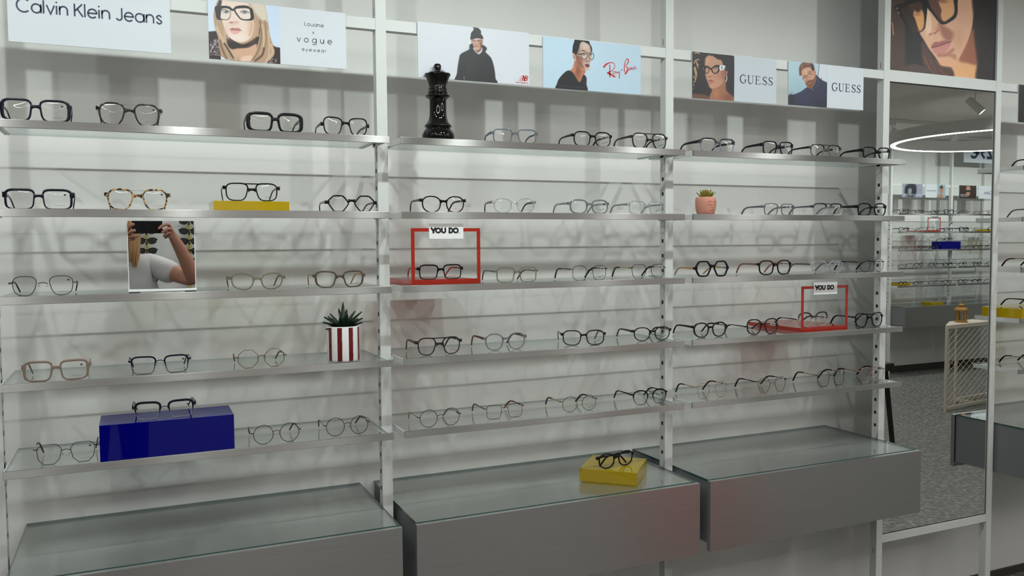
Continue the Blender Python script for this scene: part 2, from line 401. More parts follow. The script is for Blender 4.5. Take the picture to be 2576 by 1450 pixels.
def shelf(label, x, z, wally=0.0, rot=0.0):
    t = thing('glass_shelf', label, 'shelf', (x, wally, z), rot, 'glass shelves with brushed metal fronts')
    L = SHELF_L
    MB().box((.0032, -.3772, -.0075), (L - .0135, -.112, -.0018), 'shelf_glass', faces={'+y': 'glass_edge_pale', '-x': 'glass_edge_pale', '+x': 'glass_edge_pale'}).build('glass_plate', t)
    MB().box((0, -.3830, -.0197), (L, -.3774, 0), 'brushed_strip', .0008).build('front_strip', t)
    for side in (0, 1):
        b = MB(); xa = .0 if side == 0 else L - .0132; xb = xa + .003
        b.box((xa, -.3772, -.0190), (xb, -.245, -.0012), 'white_metal', .0006)
        b.box((xb - .0005, -.3770, -.0100), (xb + .012, -.130, -.0078), 'white_metal') if side == 0 else b.box((xa - .012, -.3770, -.0100), (xa + .0005, -.130, -.0078), 'white_metal')
        xt = (-.0090, -.0070) if side == 0 else (L - .0103, L - .0092)
        yc = -PF + .016
        poly = [(yc - .009, -.004), (yc - .009, -.052)] + [(yc + .009 * math.cos(a), -.052 + .009 * math.sin(a)) for a in np.linspace(PI, 2 * PI, 9)] + [(yc + .009, -.004)]
        plate_x(b, poly, xt[0], xt[1], 'white_metal')
        b.box((min(xt[0], xa), yc - .009, -.016), (max(xt[1], xb), yc + .009, -.004), 'white_metal')
        b.build('bracket', t)
    return t
def drawer(label, x, wally=0.0, rot=0.0):
    t = thing('drawer_cabinet', label, 'drawer', (x, wally, 0), rot, 'brushed metal drawers under the shelves')
    L = .9583
    MB().box((.0, -.483, .553), (L, -.4655, .7865), 'brushed_front', faces={'+z': 'alu_edge', '-x': 'dark_side', '+x': 'dark_side'}).build('front_panel', t)
    MB().box((.006, -.4645, .575), (L - .003, -.003, .7815), 'dark_side', faces={'+z': 'brushed_top'}).build('body', t)
    MB().box((.004, -.4640, .7822), (L - .001, -.002, .7885), 'shelf_glass', faces={'-y': 'glass_edge', '+y': 'glass_edge', '-x': 'glass_edge', '+x': 'glass_edge'}).build('glass_top', t)
    return t
def rail(label, x0, x1, wally=0.0, rot=0.0, z0=2.190, z1=2.2229):
    o = MB().box((0, -PF + .0006, z0), (x1 - x0, -PF + .026, z1), 'white_metal', .001).build('cross_rail', None, False, (x0, wally, 0), rot)
    return tag(o, label, 'rail', 'white rails between the posts')
POSTX = [0.4528, 1.4528, 2.4528, 3.4528]
POST5 = 4.0888
BAYN = ['below the white lettered sheet and blond woman posters', 'below the beanie man and light blue posters', 'below the dark haired woman and bearded man posters']
ORD = ['top', 'second', 'third', 'fourth', 'bottom']
post('white slotted post at the outer end of the shelves with the chunky square glasses', POSTX[0])
post('white slotted post between the blond woman poster and the black chess queen', POSTX[1])
post('white slotted post between the light blue poster and the dark haired woman poster', POSTX[2])
post('white slotted post along the tall mirror, on the pink planter side', POSTX[3])
post('white slotted post along the tall mirror, on the side away from the pink planter', POST5)
for k in range(3):
    for i in range(5): shelf('%s glass shelf %s' % (ORD[i], BAYN[k]), k + .4621, Z[i])
for i in range(5): shelf('%s glass shelf beyond the tall mirror, its white bracket end showing' % ORD[i], POST5 + .0093, Z[i])
drawer('brushed metal drawer with empty glass top under the shelf with the blue block', .4628)
drawer('brushed metal drawer with a yellow block on its glass top', 1.4628)
drawer('brushed metal drawer beside the tall mirror, reddish reflection at one end', 2.4628)
drawer('metal drawer with glass top beyond the tall mirror', POST5 + .010)
rail('white rail behind the white lettered poster and the blond woman poster', POSTX[0], POSTX[1] - PW)
rail('white rail behind the beanie man poster and the light blue poster', POSTX[1], POSTX[2] - PW)
rail('white rail behind the dark haired woman poster and the bearded man poster', POSTX[2], POSTX[3] - PW)
rail('white rail between the big close-up portrait and the tall mirror', POSTX[3], POST5 - PW, z0=2.184, z1=2.2285)
rail('white rail beyond the tall mirror, behind a dark poster', POST5, POST5 + 1.0 - PW)
rail('white rail along the foot of the tall mirror', POSTX[3], POST5 - PW, z0=.365, z1=.397)

# tall mirror
t = thing('tall_mirror', 'tall wall mirror between two white posts reflecting the shop', 'mirror', (POSTX[3], 0, .397))
mw, mh = POST5 - PW - POSTX[3], 2.184 - .397
MB().box((.004, -.276, .003), (mw - .003, -.270, mh - .004), 'white_metal', faces={'-y': 'mirror_silver'}).build('mirror_pane', t)
b = MB()
b.box((.0005, -.277, .0005), (.004, -.268, mh - .001), 'black_rubber'); b.box((mw - .003, -.277, .0005), (mw - .0003, -.268, mh - .001), 'black_rubber')
b.box((.004, -.277, mh - .004), (mw - .003, -.268, mh - .0005), 'black_rubber'); b.box((.004, -.277, .0005), (mw - .003, -.268, .003), 'black_rubber')
b.build('edge_seal', t)

# ------------------------------------------------------------------ spectacles
SH = {'square': (4.2, .22, .06, .02), 'rect': (4.6, .16, .05, .0), 'sqround': (2.9, .2, .06, .03), 'round': (2.0, 0, 0, 0), 'panto': (2.35, .18, .14, .03), 'aviator': (2.8, .42, .16, .02),
      'navigator': (3.4, .36, .12, .0), 'cat': (2.6, .28, .16, .12), 'butterfly': (3.3, .40, .16, .07), 'over': (2.7, .26, .04, .06)}
PO = {'hex': [(1, .25), (.42, 1), (-.45, 1), (-1, .05), (-.42, -1), (.40, -1)], 'hexflat': [(1, .15), (.55, 1), (-.55, 1), (-1, .15), (-.52, -1), (.55, -1)],
      'oct': [(1, .42), (.42, 1), (-.42, 1), (-1, .42), (-1, -.38), (-.42, -1), (.42, -1), (1, -.38)], 'geo': [(1, .55), (.62, 1), (-.62, 1), (-1, .5), (-.82, -.5), (-.35, -1), (.45, -1), (.88, -.45)]}
def outline(kind, w, h, n=44):
    if kind in PO:
        P = [(x * w / 2, z * h / 2) for x, z in PO[kind]]
        for r in range(2):
            Q = []
            for i in range(len(P)):
                a, c = np.array(P[i]), np.array(P[(i + 1) % len(P)]); f = .09 if r == 0 else .25
                Q += [tuple(a + (c - a) * f), tuple(a + (c - a) * (1 - f))]
            P = Q
        out = []
        for i in range(len(P)):
            a, c = np.array(P[i]), np.array(P[(i + 1) % len(P)])
            out.append(tuple(a))
            if np.linalg.norm(c - a) > h * .2: out += [tuple(a + (c - a) * .33), tuple(a + (c - a) * .67)]
        return out
    e, ti, to, lift = SH[kind]; out = []
    for i in range(n):
        a = 2 * PI * i / n; c, s = math.cos(a), math.sin(a)
        x = math.copysign(abs(c) ** (2 / e), c) * w / 2; z = math.copysign(abs(s) ** (2 / e), s) * h / 2; y = z / (h / 2)
        x *= 1 + (ti if x < 0 else to) * (y - 1) / 2
        out.append((x, z + lift * h * (x / w)))
    return out
def heart(b, x, z, s, m, y):
    for pts in ([(x - .45 * s, z + .25 * s), (x, z - .5 * s)], [(x + .45 * s, z + .25 * s), (x, z - .5 * s)]): b.stroke(pts, .55 * s, m, y)
WRAP = .75
def glasses(label, x, y, z, W, H, kind='A', shape='square', col='ac_black', tcol=None, t=.0030, brow=None, side=None, bridge=.16, dbl=False, bar=False, ep=.28, th=.0075, brand=None, yaw=0.0, tag_mode='paper', tip='ac_black', low=None, name='spectacles', group=None, lens='lens_clear', fold=False):
    """kind A: acetate front, M: wire front, B: browline (thick upper half, wire lower half)"""
    g = thing(name, label, 'glasses', (x, y, z), yaw, group)
    tcol = tcol or col
    metal = kind != 'A'
    if not metal: t *= 1.22; brow = (brow or t) * 1.12
    tb = .0009 if metal else t; tt = (brow or (.0045 if kind == 'B' else tb)); to = side or (tt if kind == 'B' else tb)
    D = .125 * W if not metal else .135 * W; e = (.052 if not metal else .05) * W
    w = (W - D - 2 * e) / 2; h = H - tt - tb; cx = D / 2 + w / 2; zc = tb + h / 2
    yo = lambda xx: WRAP * xx * xx
    ol = outline(shape, w, h); n = len(ol)
    fr = MB(); rim2 = MB()
    for sg in (-1, 1):
        vs = []; fs = []
        P = [Vector((sg * px, pz)) for px, pz in ol]
        for i in range(n):
            a = (P[(i + 1) % n] - P[i - 1]).normalized(); nn = Vector((a.y, -a.x)) * sg
            if nn.dot(P[i]) < 0: nn = -nn
            k = tb + max(0, nn.y) ** 1.2 * (tt - tb) + max(0, nn.x * sg) ** 2 * (to - tb) * (1 if nn.y > -.6 else .4)
            if kind == 'B': k = .0008 + (tt - .0008) * min(1, max(0, (P[i].y / h + .10) * 4))
            if kind == 'M': continue
            d = .0021 if kind == 'A' else .0012 + .0010 * min(1, k / tt)
            for r_, y_ in ((0, -.7), (.25, -1), (.8, -1), (1, -.6), (1, .6), (.8, 1), (.25, 1), (0, .7)):
                q = P[i] + nn * k * r_; X = sg * cx + q.x
                vs.append((X, yo(X) + y_ * d, zc + q.y))
        if kind != 'M':
            for i in range(n):
                A, Bq = i * 8, ((i + 1) % n) * 8
                for j in range(8): fs.append((A + j, A + (j + 1) % 8, Bq + (j + 1) % 8, Bq + j))
            fr.add(vs, fs, col)
        if metal:
            pts = [(sg * cx + q.x, yo(sg * cx + q.x), zc + q.y) for q in P]
            (fr if kind == 'M' else rim2).tube(pts, .00085, (low or col), 6, True)
    # bridge
    zb = zc + bridge * h; K = 9
    if kind == 'A':
        pts = []; hw = []
        for i in range(K):
            u = -1 + 2 * i / (K - 1); X = u * (D / 2 + .0005)
            pts.append((X, -.0008 - .001 * (1 - u * u), zb + .0016 * (1 - u * u) + .001)); hw.append((.0021 + .32 * t) * (1 + 1.1 * abs(u) ** 3))
        fr.band(pts, Vector((0, 0, 1)), hw, .0022, col)
    else:
        pts = [(u * (D / 2), -.001 - .002 * (1 - u * u), zb + .0035 * (1 - u * u)) for u in np.linspace(-1, 1, 9)]
        fr.tube(pts, .0011 if kind == 'M' else .0013, (low or col) if kind == 'M' else col, 6)
    if dbl:
        zt = zc + h / 2 + (tt * .2 if not metal else -.002)
        fr.band([(X, yo(X) - .0008, zt) for X in np.linspace(-D / 2 - w * .28, D / 2 + w * .28, 7)], Vector((0, 0, 1)), .0015 if not metal else .0009, .0018, col)
    # end pieces
    ze = zc + ep * h
    for sg in (-1, 1):
        xa = cx + w / 2 * (.94 if shape in SH else .86); xb = W / 2
        hw0 = (th * .62) if not metal else (.0011 if kind == 'M' else .0024)
        pts = [(sg * xa, yo(xa), ze), (sg * (xa * .4 + xb * .6), yo(xb) * .95, ze), (sg * (xb - .0008), yo(xb) + .001, ze), (sg * (xb - .0004), yo(xb) + .006, ze)]
        sides = [Vector((0, 1, 0)), Vector((0, 1, 0)), Vector((-sg * .7, .7, 0)), Vector((1, 0, 0))]
        fr.band(pts, Vector((0, 0, 1)), [hw0 * .9, hw0, hw0, hw0 * .95], [.002, .002, .0018, .0014] if not metal else .0010, col, sides)
    if fr.v: fr.build('frame_front', g, 50)
    if rim2.v: rim2.build('lower_rim', g, True)['label'] = 'wire lower rims'
    if bar:
        zt = zc + h / 2 - .0008
        MB().tube([(X, yo(X) - .003, zt) for X in np.linspace(-cx, cx, 5)], .00035, 'ac_greyclear', 5).build('thread', g)
    # lenses
    for sg in (-1, 1):
        b = MB(); P = [(sg * cx + sg * px * .995, zc + pz * .995) for px, pz in ol]
        cv = [(sg * cx, yo(cx) - .0016, zc)] + [(sg * cx + (X - sg * cx) * .6, yo(sg * cx + (X - sg * cx) * .6) - .0010, zc + (zz - zc) * .6) for X, zz in P] + [(X, yo(X), zz) for X, zz in P]
        fs = [(0, 1 + i, 1 + (i + 1) % n) for i in range(n)] + [(1 + i, 1 + n + i, 1 + n + (i + 1) % n, 1 + (i + 1) % n) for i in range(n)]
        ln = b.add(cv, fs, lens).build('lens', g, True)
        if sg == 1 and brand:
            sz, mt = {'Calvin Klein Jeans': (.0032, 'print_grey_lens'), 'new balance': (.0046, 'print_red'), 'vogue': (.0058, 'print_grey_lens'), 'GUESS': (.0040, 'print_grey_lens'), 'Ray-Ban': (.0062, 'print_black')}[brand]
            o = link(text_mesh('v o g u e' if brand == 'vogue' else brand, sz, mt), 'lens_print', ln, (cx + w * .12, yo(cx + w * .12) - .0030, zc - h * (.34 if brand != 'Ray-Ban' else .28)))
            if brand == 'Ray-Ban': o.rotation_euler = (0, -.3, 0)
            if brand == 'Calvin Klein Jeans':
                hb = MB(); heart(hb, 0, 0, .0045, 'print_black', 0); hb.build('lens_sticker', ln, False, (cx + w * .30, yo(cx + w * .3) - .0028, zc + h * .30))
    # nose pads
    if metal:
        for sg in (-1, 1):
            b = MB(); px = D / 2 - .0028; pz = zc - h * .06
            b.tube([(sg * (D / 2 + .0006), yo(D / 2), pz + .003), (sg * (D / 2 - .001), .004, pz + .003), (sg * px, .005, pz)], .0005, low or col, 5)
            b.add([(sg * (px + .001 * math.sin(a)), .0055 + .0022 * math.cos(a), pz + .0042 * math.sin(a)) for a in np.linspace(0, 2 * PI, 12, endpoint=False)], [tuple(range(12))], 'ac_crystal')
            b.build('nose_pad', g)
    # temples
    for sg in (-1, 1):
        xh = W / 2 - .0006; y0 = yo(W / 2) + .005; s1 = Vector((1, 0, 0)); up = Vector((0, 0, 1))
        pth = [(xh, y0, ze), (xh - .001, .045, ze + .0005), (xh - .0025, .085, ze), (xh - .0035, .098, ze - .002), (xh - .005, .110, ze * .80), (xh - .0075, .122, ze * .48), (xh - .0105, .134, .0042)]
        ups = [up, up, up, Vector((0, .3, 1)), Vector((0, .75, .7)), Vector((0, .9, .42)), Vector((0, .9, .42))]
        P = [(sg * p[0], p[1], p[2]) for p in pth]
        if fold:
            P = [(sg * (xh - .002 - (p[1] - y0)), y0 + .004 + (.006 if sg == 1 else 0) + (xh - p[0]) * .3, p[2]) for p in pth]; s1 = Vector((0, 1, 0)); ups = [Vector((-sg * u.y, 0, u.z)) for u in ups]
        if kind == 'A' or tcol.startswith('ac'):
            b = MB(); b.band(P, ups, [th / 2, th * .42, th * .34, .0026, .0028, .0032, .0028], [.0017, .0016, .0014, .0014, .0014, .0015, .0012], tcol, s1)
            tp = b.build('temple', g, 50)
        else:
            b = MB(); b.band(P[:3], ups[:3], [.0018, .0014, .0011], [.0008, .0008, .0008], tcol, s1)
            tp = b.build('temple', g, 50)
            q = [(P[1][0] * .4 + P[2][0] * .6, P[1][1] * .4 + P[2][1] * .6, P[1][2] * .4 + P[2][2] * .6)] + P[2:]
            MB().band(q, ups[1:3] + ups[3:], [.0020, .0022, .0024, .0028, .0033, .0030], [.0013, .0014, .0014, .0014, .0015, .0013], tip, s1).build('temple_tip', tp, 50)
        if sg == 1 and tag_mode:
            b = MB(); X = xh - .0026
            if tag_mode == 'paper':
                b.box((X - .0004, .017, ze - .0048), (X + .0002, .041, ze + .0048), 'tag_paper')
                for i in range(9): b.box((X - .0006, .020 + i * .0021, ze - .0028), (X - .0004, .0210 + i * .0021 + .0006 * (i % 2), ze + .0026), 'print_black')
                b.build('price_tag', g)
            else:
                b.box((xh + .0016, .006, ze - .006), (xh + .0022, .026, ze + .006), 'tag_plastic')
                b.tube([(xh - .002, .014, ze - .0052), (xh + .0026, .014, ze - .0052), (xh + .0026, .014, ze + .0052), (xh - .002, .014, ze + .0052)], .0009, 'tag_plastic', 6, True)
                b.build('security_tag', g)
    return g

def S(i): return Z[i - 1] - .0018
NB, RB, VG, CK, GS = 'new balance', 'Ray-Ban', 'vogue', 'Calvin Klein Jeans', 'GUESS'
G_ = lambda *a, **k: glasses(*a, **k)
YF = -.362
PLM = dict(tag_mode='plastic')
# shelves under the lettered sheet and the blond woman
G_('chunky black square glasses under the white lettered poster, top shelf', .559, YF, S(1), .152, .055, 'A', 'square', 'ac_navy', t=.0034, brow=.0048, side=.0080, brand=CK, **PLM)
G_('dark tortoise aviator glasses on the top shelf with a thin thread across', .765, YF, S(1), .151, .058, 'A', 'aviator', 'ac_tort', t=.0032, brow=.0040, bar=True, brand=CK, **PLM)
G_('very thick black butterfly glasses under the blond woman poster', 1.121, YF, S(1), .146, .054, 'A', 'square', 'ac_black', t=.0050, brow=.0068, side=.0100, brand=VG, th=.012)
G_('black butterfly glasses with low hinges on the top shelf against the white post', 1.311, YF, S(1), .134, .051, 'A', 'butterfly', 'ac_black', t=.0026, brow=.0034, brand=VG, ep=.12, th=.0085)
G_('matt black rectangular glasses on the second shelf, first from the outer post', .558, YF, S(2), .153, .051, 'A', 'rect', 'ac_navy', t=.0026, brow=.0052, side=.0052, brand=CK, tcol='ac_darkbrown', th=.011, **PLM)
G_('light tortoiseshell aviator glasses on the second shelf', .778, YF, S(2), .152, .055, 'A', 'aviator', 'ac_lighttort', t=.0030, brow=.0042, bar=True, brand=CK, **PLM)
G_('black glasses with a double bridge standing on the yellow block', 1.058, -.350, S(2) + .0275, .146, .049, 'A', 'navigator', 'ac_black', t=.0026, brow=.0034, dbl=True, brand=VG, bridge=.1, **PLM)
G_('black hexagonal glasses with tortoise temples on the second shelf by the white post', 1.324, YF, S(2), .146, .047, 'A', 'hex', 'ac_black', t=.0026, brow=.0036, tcol='ac_tort', brand=VG, ep=.1)
G_('dark wire glasses to one side of the small table mirror', .558, -.335, S(3), .150, .049, 'M', 'aviator', 'me_gunmetal', brand=CK, ep=.15, bridge=.1, **PLM)
G_('see-through beige cat eye glasses on the third shelf beside the table mirror', 1.068, -.340, S(3), .148, .046, 'A', 'cat', 'ac_beige', t=.0030, brow=.0040, tcol='ac_taupe', brand=VG, **PLM)
G_('taupe butterfly glasses with gold and black temples on the third shelf', 1.289, -.352, S(3), .146, .048, 'A', 'butterfly', 'ac_taupe', t=.0030, brow=.0042, side=.0055, tcol='me_gold', brand=VG, **PLM)
G_('rosy beige square glasses on the fourth shelf', .582, -.358, S(4), .150, .052, 'A', 'square', 'ac_rosy', t=.0032, brow=.0052, side=.0060, brand=CK, th=.009, **PLM)
G_('navy browline glasses on the fourth shelf between rosy and octagonal pairs', .819, -.345, S(4), .150, .047, 'B', 'square', 'me_navym', 'me_navym', brow=.0032, low='me_gunmetal', brand=CK, bridge=.22, tip='ac_navy', **PLM)
G_('thin octagonal wire glasses beside the red striped flower pot', 1.072, -.354, S(4), .134, .050, 'M', 'oct', 'me_bronze', 'me_gold', brand=VG, bridge=.1, ep=.1)
G_('round dark wire glasses with a thread across, beside the blue block', .596, -.348, S(5), .145, .052, 'M', 'geo', 'me_gunmetal', 'me_silver', bar=True, brand=CK, bridge=.15, **PLM)
G_('black half rim glasses with silver lower wires lying on the blue block', .826, -.350, S(5) + .0935, .152, .047, 'B', 'square', 'ac_navy', 'ac_black', brow=.0052, low='me_silver', brand=CK, bridge=.18, th=.010, **PLM)
G_('round rose gold wire glasses with dark flecks beside the blue block', 1.107, -.357, S(5), .134, .053, 'M', 'round', 'me_brownm', 'me_rosegold', brand=VG, bridge=.12, ep=.1)
G_('round brown wire glasses at the post end of the lowest shelf', 1.305, -.345, S(5), .132, .053, 'M', 'round', 'me_brownm', 'me_rosegold', brand=VG, bridge=.12, ep=.1)
# shelves under the beanie man and the light blue poster
G_('see-through grey blue rectangular glasses beside the chess queen', 1.826, YF, S(1), .146, .043, 'A', 'square', 'ac_greyblue', t=.0026, brow=.0034, tcol='ac_bluebar', brand=NB, yaw=-.16)
G_('black rounded square glasses on the top shelf under the light blue poster', 2.094, YF, S(1), .140, .048, 'A', 'sqround', 'ac_black', t=.0026, brow=.0036, brand=RB, yaw=-.04)
G_('black aviator glasses with a double bridge on the top shelf by the post', 2.306, YF, S(1), .142, .053, 'A', 'aviator', 'ac_tort', t=.0030, brow=.0036, dbl=True, brand=RB, bridge=.05)
G_('black round glasses on the second shelf above the red frame stand', 1.595, YF, S(2), .142, .049, 'A', 'panto', 'ac_black', t=.0026, brow=.0030, brand=NB)
G_('crystal clear round glasses with black temples on the second shelf', 1.822, YF, S(2), .140, .046, 'A', 'panto', 'ac_crystal', t=.0028, brow=.0034, tcol='ac_black', brand=NB, yaw=-.14)
G_('grey translucent crown shaped glasses on the second shelf', 2.082, YF, S(2), .146, .046, 'A', 'sqround', 'ac_greyclear', t=.0034, brow=.0046, tcol='ac_greyclear', brand=RB)
G_('nearly invisible crystal square glasses on the second shelf by the post', 2.295, YF, S(2), .141, .044, 'A', 'square', 'ac_crystal', t=.0030, brow=.0034, tcol='ac_greyclear', brand=RB)
G_('black rectangular glasses with red temple ends inside the red frame stand', 1.597, -.325, S(3) + .0145, .143, .045, 'A', 'square', 'ac_black', t=.0024, brow=.0038, tcol='ac_redtip', brand=NB)
G_('see-through beige square glasses beside the red frame stand', 1.832, -.356, S(3), .144, .048, 'A', 'square', 'ac_beige', t=.0026, brow=.0032, tcol='ac_greybar', brand=NB, th=.005)
G_('black wire glasses with rounded lenses on the third shelf', 2.081, -.364, S(3), .134, .048, 'M', 'sqround', 'me_blackm', brand=RB, bridge=.15)
G_('black and gold many-sided wire glasses on the third shelf by the post', 2.306, -.356, S(3), .140, .048, 'M', 'geo', 'me_blackm', 'me_gold', brand=None, bridge=.2)
G_('dark grey aviator glasses with a flat double bridge on the fourth shelf', 1.588, -.330, S(4), .146, .053, 'A', 'aviator', 'ac_darkgrey', t=.0024, brow=.0030, dbl=True, brand=NB, bridge=.1)
G_('grey see-through round glasses with dark red temples on the fourth shelf', 1.809, -.318, S(4), .146, .053, 'A', 'panto', 'ac_greyclear', t=.0026, brow=.0034, tcol='ac_darkred', brand=NB)
G_('dark tortoise glasses turned towards the room on the fourth shelf', 2.080, -.325, S(4), .146, .050, 'A', 'sqround', 'ac_tort', t=.0028, brow=.0036, brand=RB, yaw=-.32)
G_('dark tortoise round glasses at the post end of the fourth shelf', 2.345, -.320, S(4), .150, .047, 'A', 'panto', 'ac_tort', t=.0026, brow=.0032, brand=RB, yaw=-.06)
G_('round wire glasses with thin gold temples at the start of the lowest shelf', 1.580, -.353, S(5), .136, .053, 'M', 'round', 'me_gunmetal', 'me_gold', brand=NB, bridge=.12, ep=.1, tip='ac_beige')
G_('thin brown square wire glasses with red temple tips', 1.799, -.330, S(5), .134, .044, 'M', 'square', 'me_bronze', 'me_bronze', brand=NB, bridge=.25, tip='ac_darkred')
G_('thin round gold wire glasses on the lowest shelf', 2.058, -.338, S(5), .135, .051, 'M', 'round', 'me_bronze', 'me_gold', brand=RB, bridge=.15, ep=.2)
G_('black browline round glasses at the post end of the lowest shelf', 2.327, -.335, S(5), .143, .050, 'B', 'panto', 'ac_black', 'ac_black', brow=.0036, low='me_gunmetal', brand=RB, bridge=.2, th=.005)
# shelves under the dark haired woman and the bearded man
G_('black square glasses fading to pale blue below, top shelf', 2.577, YF, S(1), .148, .048, 'A', 'square', 'ac_blackblue', t=.0034, brow=.0044, tcol='ac_navy', brand=GS, th=.010)
G_('black square glasses under the gap between the dark haired woman and bearded man posters', 2.837, YF, S(1), .140, .048, 'A', 'square', 'ac_navy', t=.0030, brow=.0040, brand=GS, th=.010)
G_('olive brown glasses with a double bridge and clear lower rims, top shelf', 3.057, YF, S(1), .152, .046, 'A', 'navigator', 'ac_olivegrey', t=.0032, brow=.0036, dbl=True, tcol='ac_black', brand=GS, bridge=.05)
G_('black square glasses at the mirror end of the top shelf', 3.305, YF, S(1), .142, .046, 'A', 'square', 'ac_black', t=.0032, brow=.0042, brand=GS, th=.010)
G_('grey see-through rectangular glasses with a yellowish temple on the second shelf', 2.845, YF, S(2), .141, .042, 'A', 'rect', 'ac_greyclear', t=.0024, brow=.0030, tcol='ac_greybar', brand=GS)
G_('half black half clear glasses with a double bridge on the second shelf', 3.071, YF, S(2), .149, .046, 'A', 'navigator', 'ac_blackclear', t=.0034, brow=.0040, dbl=True, tcol='ac_greybar', brand=GS, bridge=.05)
G_('black rounded square glasses at the mirror end of the second shelf', 3.287, YF, S(2), .150, .049, 'A', 'sqround', 'ac_black', t=.0034, brow=.0042, brand=GS, th=.010)
G_('thick black hexagonal glasses with gold temples on the third shelf', 2.578, -.335, S(3), .145, .055, 'A', 'hexflat', 'ac_black', t=.0042, brow=.0046, side=.0065, tcol='me_gold', brand=GS, ep=.05)
G_('black rounded square glasses with pinkish brown temples', 2.853, -.335, S(3), .152, .053, 'A', 'sqround', 'ac_black', t=.0034, brow=.0040, tcol='ac_pinkbrown', brand=GS)
G_('chunky crystal glasses on the third shelf', 3.103, -.330, S(3), .155, .048, 'A', 'sqround', 'ac_crystal', t=.0046, brow=.0050, side=.006, tcol='ac_greybar', brand=GS)
G_('round dark wire glasses at the mirror end of the third shelf', 3.335, -.320, S(3), .136, .050, 'M', 'panto', 'me_gunmetal', 'me_blackm', brand=GS, bridge=.2)
G_('dark tortoise round glasses with a metal bridge at the start of the fourth shelf', 2.579, -.325, S(4), .146, .053, 'A', 'panto', 'ac_tort', t=.0032, brow=.0046, side=.0056, brand=GS, tcol='ac_black')
G_('large dark brown butterfly glasses beside the red stand', 2.799, -.335, S(4), .146, .056, 'A', 'over', 'ac_tort', t=.0030, brow=.0040, tcol='ac_darkbrown', brand=GS, th=.004, ep=.05)
G_('large black glasses fading to rose on the red stand with the frame', 3.050, -.318, S(4) + .0145, .151, .054, 'A', 'over', 'ac_blackrose', t=.0030, brow=.0040, tcol='ac_black', brand=GS, th=.004, ep=.05)
G_('black square glasses between the red stand and the tall mirror', 3.320, -.325, S(4), .150, .055, 'A', 'butterfly', 'ac_black', t=.0028, brow=.0036, brand=GS, th=.005)
G_('silvery square wire glasses at the start of the lowest shelf', 2.580, -.336, S(5), .139, .054, 'M', 'butterfly', 'me_rosegold', 'me_gold', brand=GS, bridge=.15)
G_('bronze hexagonal wire glasses with black temples on the lowest shelf', 2.844, -.336, S(5), .141, .053, 'M', 'hexflat', 'me_bronze', 'me_blackm', brand=GS, bridge=.1)
G_('square wire glasses with thin pink gold temples on the lowest shelf', 3.128, -.330, S(5), .146, .058, 'M', 'square', 'me_brownm', 'me_rosegold', brand=GS, bridge=.15)
G_('pink gold hexagonal wire glasses at the mirror end of the lowest shelf', 3.339, -.325, S(5), .142, .056, 'M', 'hexflat', 'me_rosegold', 'me_rosegold', brand=GS, bridge=.1)
# beyond the tall mirror, cut by the picture edge
G_('black glasses on the top shelf beyond the tall mirror, only temples showing', 4.292, YF, S(1), .145, .048, 'A', 'square', 'ac_black', t=.003, tcol='me_gunmetal')
G_('grey glasses on the second shelf beyond the tall mirror, only temples showing', 4.278, YF, S(2), .145, .048, 'A', 'square', 'ac_greyclear', t=.003, tcol='ac_greybar')
G_('gold wire glasses on the third shelf beyond the tall mirror, black temple ends showing', 4.275, -.345, S(3), .145, .048, 'M', 'round', 'me_gold')
yb4 = glasses('tortoise glasses lying on the yellow block beyond the tall mirror', 4.275, -.345, S(4) + .0399, .145, .048, 'A', 'square', 'ac_tort', t=.003, th=.006)
G_('thin gold wire glasses on the lowest shelf beyond the tall mirror', 4.272, -.345, S(5), .142, .050, 'M', 'geo', 'me_bronze', 'me_gold')

# ------------------------------------------------------------------ things on the shelves
def acrylic_block(name, label, size, m, loc, rotz=0.0, th=.003, edge=None, group=None):
    """hollow open-bottomed block of five acrylic sheets"""
    t = thing(name, label, 'display block', loc, rotz, group)
    a, c, h = size[0] / 2, size[1] / 2, size[2]
    MB().box((-a, -c, h - th), (a, c, h), m).build('top_sheet', t)
    MB().box((-a, -c, 0), (a, -c + th, h - th - .0002), m).build('front_sheet', t)
    MB().box((-a, c - th, 0), (a, c, h - th - .0002), m).build('back_sheet', t)
    for sg in (-1, 1): MB().box((min(sg * a, sg * (a - th)), -c + th + .0002, 0), (max(sg * a, sg * (a - th)), c - th - .0002, h - th - .0002), m).build('side_sheet', t)
    return t
acrylic_block('yellow_block', 'flat yellow see-through block under black double bridge glasses', (.194, .150, .0270), 'yellow_acrylic', (1.056, -.290, S(2)))
acrylic_block('blue_block', 'tall dark blue see-through block on the lowest shelf', (.322, .140, .0930), 'blue_acrylic', (.834, -.306, S(5)))
acrylic_block('yellow_block', 'yellow see-through block on the drawer top, turned askew', (.188, .188, .041), 'yellow_acrylic', (2.213, -.290, .7890), math.radians(47))
acrylic_block('yellow_block', 'yellow see-through block beyond the tall mirror', (.40, .21, .0390), 'yellow_acrylic', (4.330, -.262, S(4) + .0004))
g = glasses('black round glasses on the yellow block on the drawer top', 2.196, -.335, .7890 + .0415, .150, .051, 'A', 'panto', 'ac_black', t=.0034, brow=.0040, tag_mode=None, yaw=math.radians(6), fold=True)

